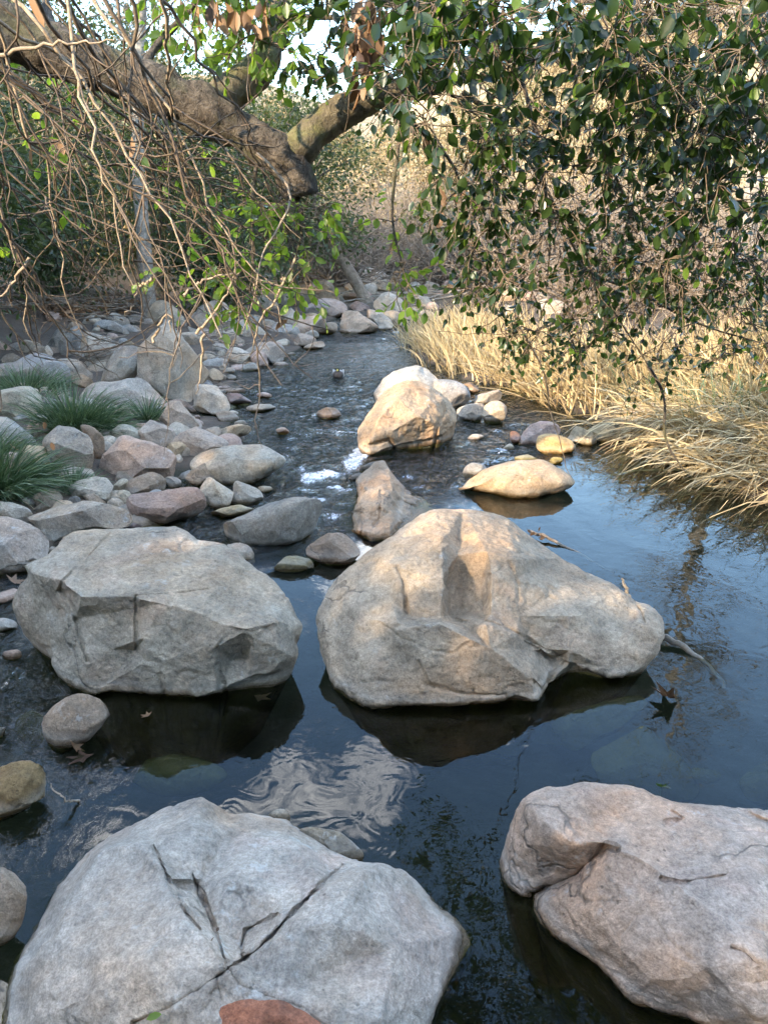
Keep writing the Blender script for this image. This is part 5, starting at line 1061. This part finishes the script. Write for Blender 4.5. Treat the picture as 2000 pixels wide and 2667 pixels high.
def sedge(label, u, v, n, L, rad, lean, tints=(0, 1), y=None):
    p = hit(u * 1.2055, v * 1.2055); t0 = thing('sedge_clump', label, 'grass', tuple(p), 'green sedge clumps')
    rng = np.random.default_rng(int(u * 7 + v)); a = rng.uniform(0, 6.28, n); q = rng.random(n) ** .6
    B_ = np.stack([np.cos(a) * q * rad, np.sin(a) * q * rad, np.zeros(n) - .03], 1)
    d = np.stack([np.cos(a) * q * .7 + lean[0], np.sin(a) * q * .7 + lean[1], np.full(n, .9)], 1) + rng.normal(size=(n, 3)) * .15
    bend = np.stack([np.cos(a) * .12 + lean[0] * .35, np.sin(a) * .12 + lean[1] * .3, np.full(n, -.28)], 1)
    obj('blades', blades('blades', B_, d, L * rng.uniform(.6, 1.15, n), np.full(n, .0046), rng, bend, np.clip(rng.normal(.45, .3, n), 0, 1)), M['sedge'], t0)['kind'] = 'stuff'
    k = n // 8
    obj('dead_blades', blades('dead_blades', B_[:k], d[:k] + np.array([0, 0, -.5]), L * .8 * rng.uniform(.6, 1.1, k), np.full(k, .0025), rng, bend[:k]), M['reed'], t0)['kind'] = 'stuff'
sedge('long dark green sedge flopping over the rocks at the left edge', 20, 1060, 700, .42, .16, (.5, -.25))
sedge('dark sedge clump at the left edge above the lowest one', -10, 1000, 420, .38, .14, (.5, -.2))
sedge('tall blue green sedge clump beside the layered slab', 165, 930, 750, .46, .18, (.15, -.1))
sedge('green sedge trailing right above the brown rounded boulder', 225, 935, 300, .36, .12, (.45, -.3))
sedge('small green sedge tuft between the flat slab and the sloping slab', 322, 905, 200, .30, .07, (.1, -.1))
sedge('short grass patch at the left edge behind the layered slab', 60, 850, 600, .34, .3, (.1, -.1))
sedge('tiny grass sprig among the cobbles below the egg shaped boulder', 165, 1062, 160, .22, .06, (.2, -.1))

# ------------------------------------------------------------------ litter, sticks, leaves on the water, the duck
def stick(name, label, pts, r0, r1, mat, k=7, wob=.004, cat='stick', group=None, parent=None):
    L = smoothline(pts, 14); L = L + rr2.normal(size=L.shape) * wob; tb = Tubes(); base = L[0].copy(); tb.add(L - base, np.linspace(r0, r1, 14), k)
    o = obj(name, tb.mesh(name), mat); o.location = base; return tag(o, label, cat, group)
def wpt(u, v, z=0.0): 
    y = (CAMH - z) / float(slope(v * 1.2055)); return dp(u, v, y)
s1 = stick('stick', 'dark reddish stick with a broken tip floating beside the largest boulder', [wpt(1145, 1148, .03), wpt(1190, 1165, .015), wpt(1240, 1190, .0), wpt(1300, 1225, -.03), wpt(1320, 1238, -.06)], .010, .006, M['brush'])
for k in range(9):
    p = wpt(1150 + rr_.uniform(-8, 30), 1150 + rr_.uniform(-5, 12), .035); me = one_leaf(.05); me.materials.append(M['dry_leaf']); o = bpy.data.objects.new('bud_scale', me); COL.objects.link(o); o.parent = s1
    dd, ss, nn = leaf_frames(rg.normal(size=(1, 3)), rg, 1.0); o.matrix_local = leaf_matrix(p - np.array(s1.location), dd[0], ss[0], nn[0], .035)
stick('stick', 'pale branch slanting into the pool at the right of the largest boulder', [wpt(1425, 1375, .03), wpt(1470, 1395, .012), wpt(1520, 1430, -.01), wpt(1550, 1460, -.05), wpt(1565, 1485, -.09)], .016, .008, M['syc_bark'])
stick('stick', 'small white peeled stub standing behind the largest boulder', [dp(1342, 1250, 3.02), dp(1350, 1272, 3.0), dp(1358, 1298, 2.98)], .004, .012, M['pale_twig'])
stick('stick', 'pale forked twig standing in the shallows by the purple brown stone', [wpt(610, 1050, 0), dp(604, 1020, 7.4), dp(596, 985, 7.4)], .010, .005, M['pale_twig'])
stick('stick', 'pale bent twig leaning right beside the forked one', [wpt(611, 1052, 0), dp(620, 1020, 7.4), dp(630, 1010, 7.4), dp(632, 995, 7.4)], .009, .005, M['pale_twig'])
stick('stick', 'thin white root curl on the water left of the flat topped boulder', [wpt(170, 1730, .0), wpt(140, 1730, .05), wpt(118, 1705, .07), wpt(114, 1692, .09)], .004, .002, M['pale_twig'])
stick('stick', 'small brown stick by the grey pebble at far left', [wpt(62, 1712, .02), wpt(72, 1690, .03), wpt(74, 1665, .04)], .007, .005, M['wood'])
for k in range(7):
    u, v = rr_.uniform(-20, 95), rr_.uniform(1232, 1262); a = hit(max(u, 0) * 1.2055, v * 1.2055) + np.array([0, 0, .04])
    stick('stick', 'dark stick in the drift pile at the left edge behind the flat topped boulder', [a, a + np.array([.12, rr_.uniform(-.05, .05), rr_.uniform(0, .04)]), a + np.array([.26, rr_.uniform(-.08, .08), rr_.uniform(-.02, .05)])], .009, .005, M['wood'], group='sticks behind the flat topped boulder')
def pile(label, u, v, n, su, sv, Lr, mat, group, z=(.05, .25), r=.010, name='stick'):
    for k in range(n):
        p = hit((u + rr_.gauss(0, su)) * 1.2055, (v + rr_.gauss(0, sv)) * 1.2055); p[2] += rr_.uniform(*z); a = rr_.uniform(-.7, .7); L_ = rr_.uniform(*Lr); d = np.array([math.cos(a), math.sin(a) * .6, rr_.uniform(-.25, .3)]) * L_
        stick(name, label, [p - d / 2, p + np.array([0, 0, .03]) * L_, p + d / 2], rr_.uniform(.6, 1.2) * r, r * .5, mat, 5, .008, group=group)
pile('brown stick of the drift heap under the dark trees at left', 170, 675, 34, 75, 12, (.5, 1.4), M['brush'], 'sticks of the left drift heap', r=.016)
pile('dark stick jammed between the leaning boulders', 235, 800, 16, 14, 22, (.3, .7), M['brush'], 'sticks between the leaning boulders', z=(.1, .4), r=.010)
pile('pale root of the driftwood tangle beside the great square block', 478, 755, 18, 22, 26, (.25, .6), M['wood'], 'driftwood tangle roots', z=(.05, .35), r=.014)
pile('dry upright stem at the far left shore', 545, 715, 6, 8, 6, (.2, .4), M['pale_twig'], 'dry stems of the left shore', r=.008)
pile('driftwood stick on the far stony bar', 900, 655, 14, 60, 12, (.6, 1.8), M['wood'], 'driftwood of the far bar', r=.025)
pile('thin stick lying under the great square block', 470, 858, 8, 20, 10, (.3, .6), M['brush'], 'sticks under the great square block', z=(.02, .12), r=.007)
stick('log', 'grey log lying across the foot of the left trees, upper of two', [hit(60, 790) + np.array([0, .3, .25]), hit(180, 800) + np.array([0, .3, .3]), hit(300, 800) + np.array([0, .4, .22])], .09, .07, M['wood'], 10, .01, 'log')
stick('log', 'split brown log below the grey one at the foot of the left trees', [hit(70, 806) + np.array([0, .1, .16]), hit(160, 812) + np.array([0, .1, .16]), hit(240, 812) + np.array([0, .2, .12])], .06, .05, M['brush'], 10, .01, 'log')
# leaf litter
n = 900; lu = rr2.normal(200, 90, n) * 1.2055; lv = rr2.normal(672, 12, n) * 1.2055
LPs = np.array([hit(a, b) for a, b in zip(lu[:260], lv[:260])]); LPs = LPs[rr2.integers(0, 260, n)] + rr2.normal(size=(n, 3)) * np.array([.12, .2, .05]) + np.array([0, 0, .08])
tag(obj('leaf_litter', leaves_mesh('leaf_litter', LPs, rr2.normal(size=(n, 3)) * np.array([1, 1, .3]), rr2.uniform(.06, .13, n), rr2, .7, False, flat=1.0), M['dry_leaf']), 'brown dead leaf litter heaped under the dark trees at left', 'leaves', kind='stuff')
def star_leaf(name, p, r, rz, tilt, col, label, curl=.25):
    pts = []; spec = [(0, 1), (28, .42), (55, .95), (85, .38), (115, .72), (150, .3), (180, .25), (210, .3), (245, .72), (275, .38), (305, .95), (332, .42)]
    V = [(0, 0, 0)] + [(math.cos(math.radians(a)) * q, math.sin(math.radians(a)) * q, curl * q * q) for a, q in spec]
    V = np.array(V) * r; F = np.array([(0, i, i % 12 + 1) for i in range(1, 13)]); V2 = np.concatenate([V, V - np.array([0, 0, .0012])]); F2 = np.concatenate([F, F[:, ::-1] + 13])
    me = mesh_np(name, V2, F2, smooth=False); attr(me, 'tint', np.full(26, col)); o = obj(name, me, M['dry_leaf']); o.location = p; o.rotation_euler = (tilt[0], tilt[1], rz); tag(o, label, 'leaf'); return o
star_leaf('sycamore_leaf', wpt(1445, 1505, .03), .075, 2.6, (.9, .2), .35, 'curled brown sycamore leaf floating upright in the pool at right', .5)
star_leaf('sycamore_leaf', wpt(560, 1505, -.04), .06, .5, (.1, .1), .6, 'orange star shaped leaf under water below the flat topped boulder')
star_leaf('sycamore_leaf', wpt(180, 1635, .0), .06, 4.2, (.15, .1), .0, 'dark red leaf in the water beside the wedged brown stone')
star_leaf('sycamore_leaf', wpt(163, 1612, .015), .04, 1.2, (.7, .5), .6, 'yellow brown leaf fragment beside the wedged brown stone')
star_leaf('sycamore_leaf', wpt(30, 1255, .06), .07, 1.0, (.3, .5), .5, 'brown leaf on the sticks at the left edge')
star_leaf('sycamore_leaf', hit(142 * 1.2055, 1015 * 1.2055) + np.array([0, -.1, .12]), .07, 2.0, (.8, .3), .5, 'reddish leaf caught between yellowish block and egg shaped boulder')
star_leaf('sycamore_leaf', hit(55 * 1.2055, 1020 * 1.2055) + np.array([0, -.1, .2]), .05, 2.0, (.8, .3), 1.0, 'small orange leaf fragment in the lower sedge')
star_leaf('sycamore_leaf', wpt(320, 1545, .01), .03, 3.0, (.1, .3), .9, 'pale broken leaf at the front foot of the flat topped boulder')
loose_leaf('fallen_leaf', dp(632 * .5, 2203, 1.07), (1, .4, .1), .03, .8, 'small yellow green leaf in the crack at the bottom edge', M['sun_leaf'])
for (u, v, c) in ((468, 2013, .0), (457, 2034, .25)): loose_leaf('fallen_leaf', dp(u, v, 1.17 if v > 2020 else 1.2), (.2, 1, 0), .012, c, 'tiny %s leaf lying in the crack of the cracked boulder' % ('yellow brown' if c == 0 else 'red'))
# seedling standing in the shallow water
sd = thing('seedling', 'tiny two leaved green sprig at the back rim of the split boulder', 'plant', tuple(wpt(1425, 1712, .10)))
tb = Tubes(); tb.add([(0, 0, -.2), (.004, 0, -.05), (.0, 0, .03)], [.0015, .0012, .001], 4); obj('stem', tb.mesh('stem'), M['sedge'], sd)
for (dx, dz, t_) in ((-.6, .8, .3), (.7, .7, .6), (.9, .2, .5)):
    o = bpy.data.objects.new('leaf', LM[1]); COL.objects.link(o); o.parent = sd; dd, ss, nn = leaf_frames(np.array([[dx, -.3, dz]]), rg, .4); o.matrix_local = leaf_matrix((0, 0, .02), dd[0], ss[0], nn[0], .03)
# duck facing the camera on the smooth far water
dk = wpt(731, 815, 0.0); s_ = 0.9
duck = thing('duck', 'small dark headed duck swimming towards us on the far smooth water', 'duck', tuple(dk)); duck.scale = (.66,) * 3
M['duck_dark'] = plain_material('duck_dark', (.012, .016, .012), (.03, .035, .02), 40, .4); M['duck_pale'] = plain_material('duck_pale', (.28, .26, .23), (.42, .40, .36), 60, .7); M['duck_breast'] = plain_material('duck_breast', (.05, .038, .03), (.10, .075, .06), 60, .7); M['bill'] = plain_material('duck_bill', (.30, .26, .04), (.38, .32, .06), 30, .4)
def lathe(prof, k=20):       # rings along y: (y, z centre, half width, half height)
    V = []; th = np.arange(k) * 2 * math.pi / k
    for (y, zc, a, b) in prof: V.append(np.stack([a * np.cos(th), np.full(k, y), zc + b * np.sin(th)], 1))
    V_, F, T_ = seal(V); F, T_ = orient(V_, F, T_); return mesh_np('body', V_, [F, T_])
body = lathe([(-.155, .05, .015, .02), (-.14, .05, .06, .05), (-.09, .05, .10, .08), (0, .045, .115, .085), (.10, .055, .10, .075), (.17, .075, .06, .045), (.22, .095, .03, .018), (.25, .105, .008, .006)])
obj('body', body, M['duck_pale'], duck)
obj('breast', lathe([(-.168, .055, .01, .012), (-.155, .056, .055, .05), (-.12, .058, .088, .076), (-.09, .06, .103, .084), (-.08, .06, .02, .02)]), M['duck_breast'], duck)
hd = obj('head', lathe([(-.205, .178, .012, .012), (-.195, .18, .032, .03), (-.16, .185, .042, .042), (-.12, .175, .038, .046), (-.095, .14, .034, .06), (-.08, .11, .01, .03)]), M['duck_dark'], duck)
obj('bill', lathe([(-.262, .163, .010, .003), (-.25, .165, .018, .006), (-.215, .172, .016, .011), (-.195, .178, .012, .012)], 12), M['bill'], hd)
for sx_ in (-1, 1):
    w_ = lathe([(-.06, .09, .008, .01), (-.02, .09, .02, .045), (.08, .095, .02, .045), (.18, .10, .008, .012)], 14); w_.transform(Matrix.Translation((sx_ * .09, 0, 0))); obj('wing', w_, M['duck_pale'], duck)
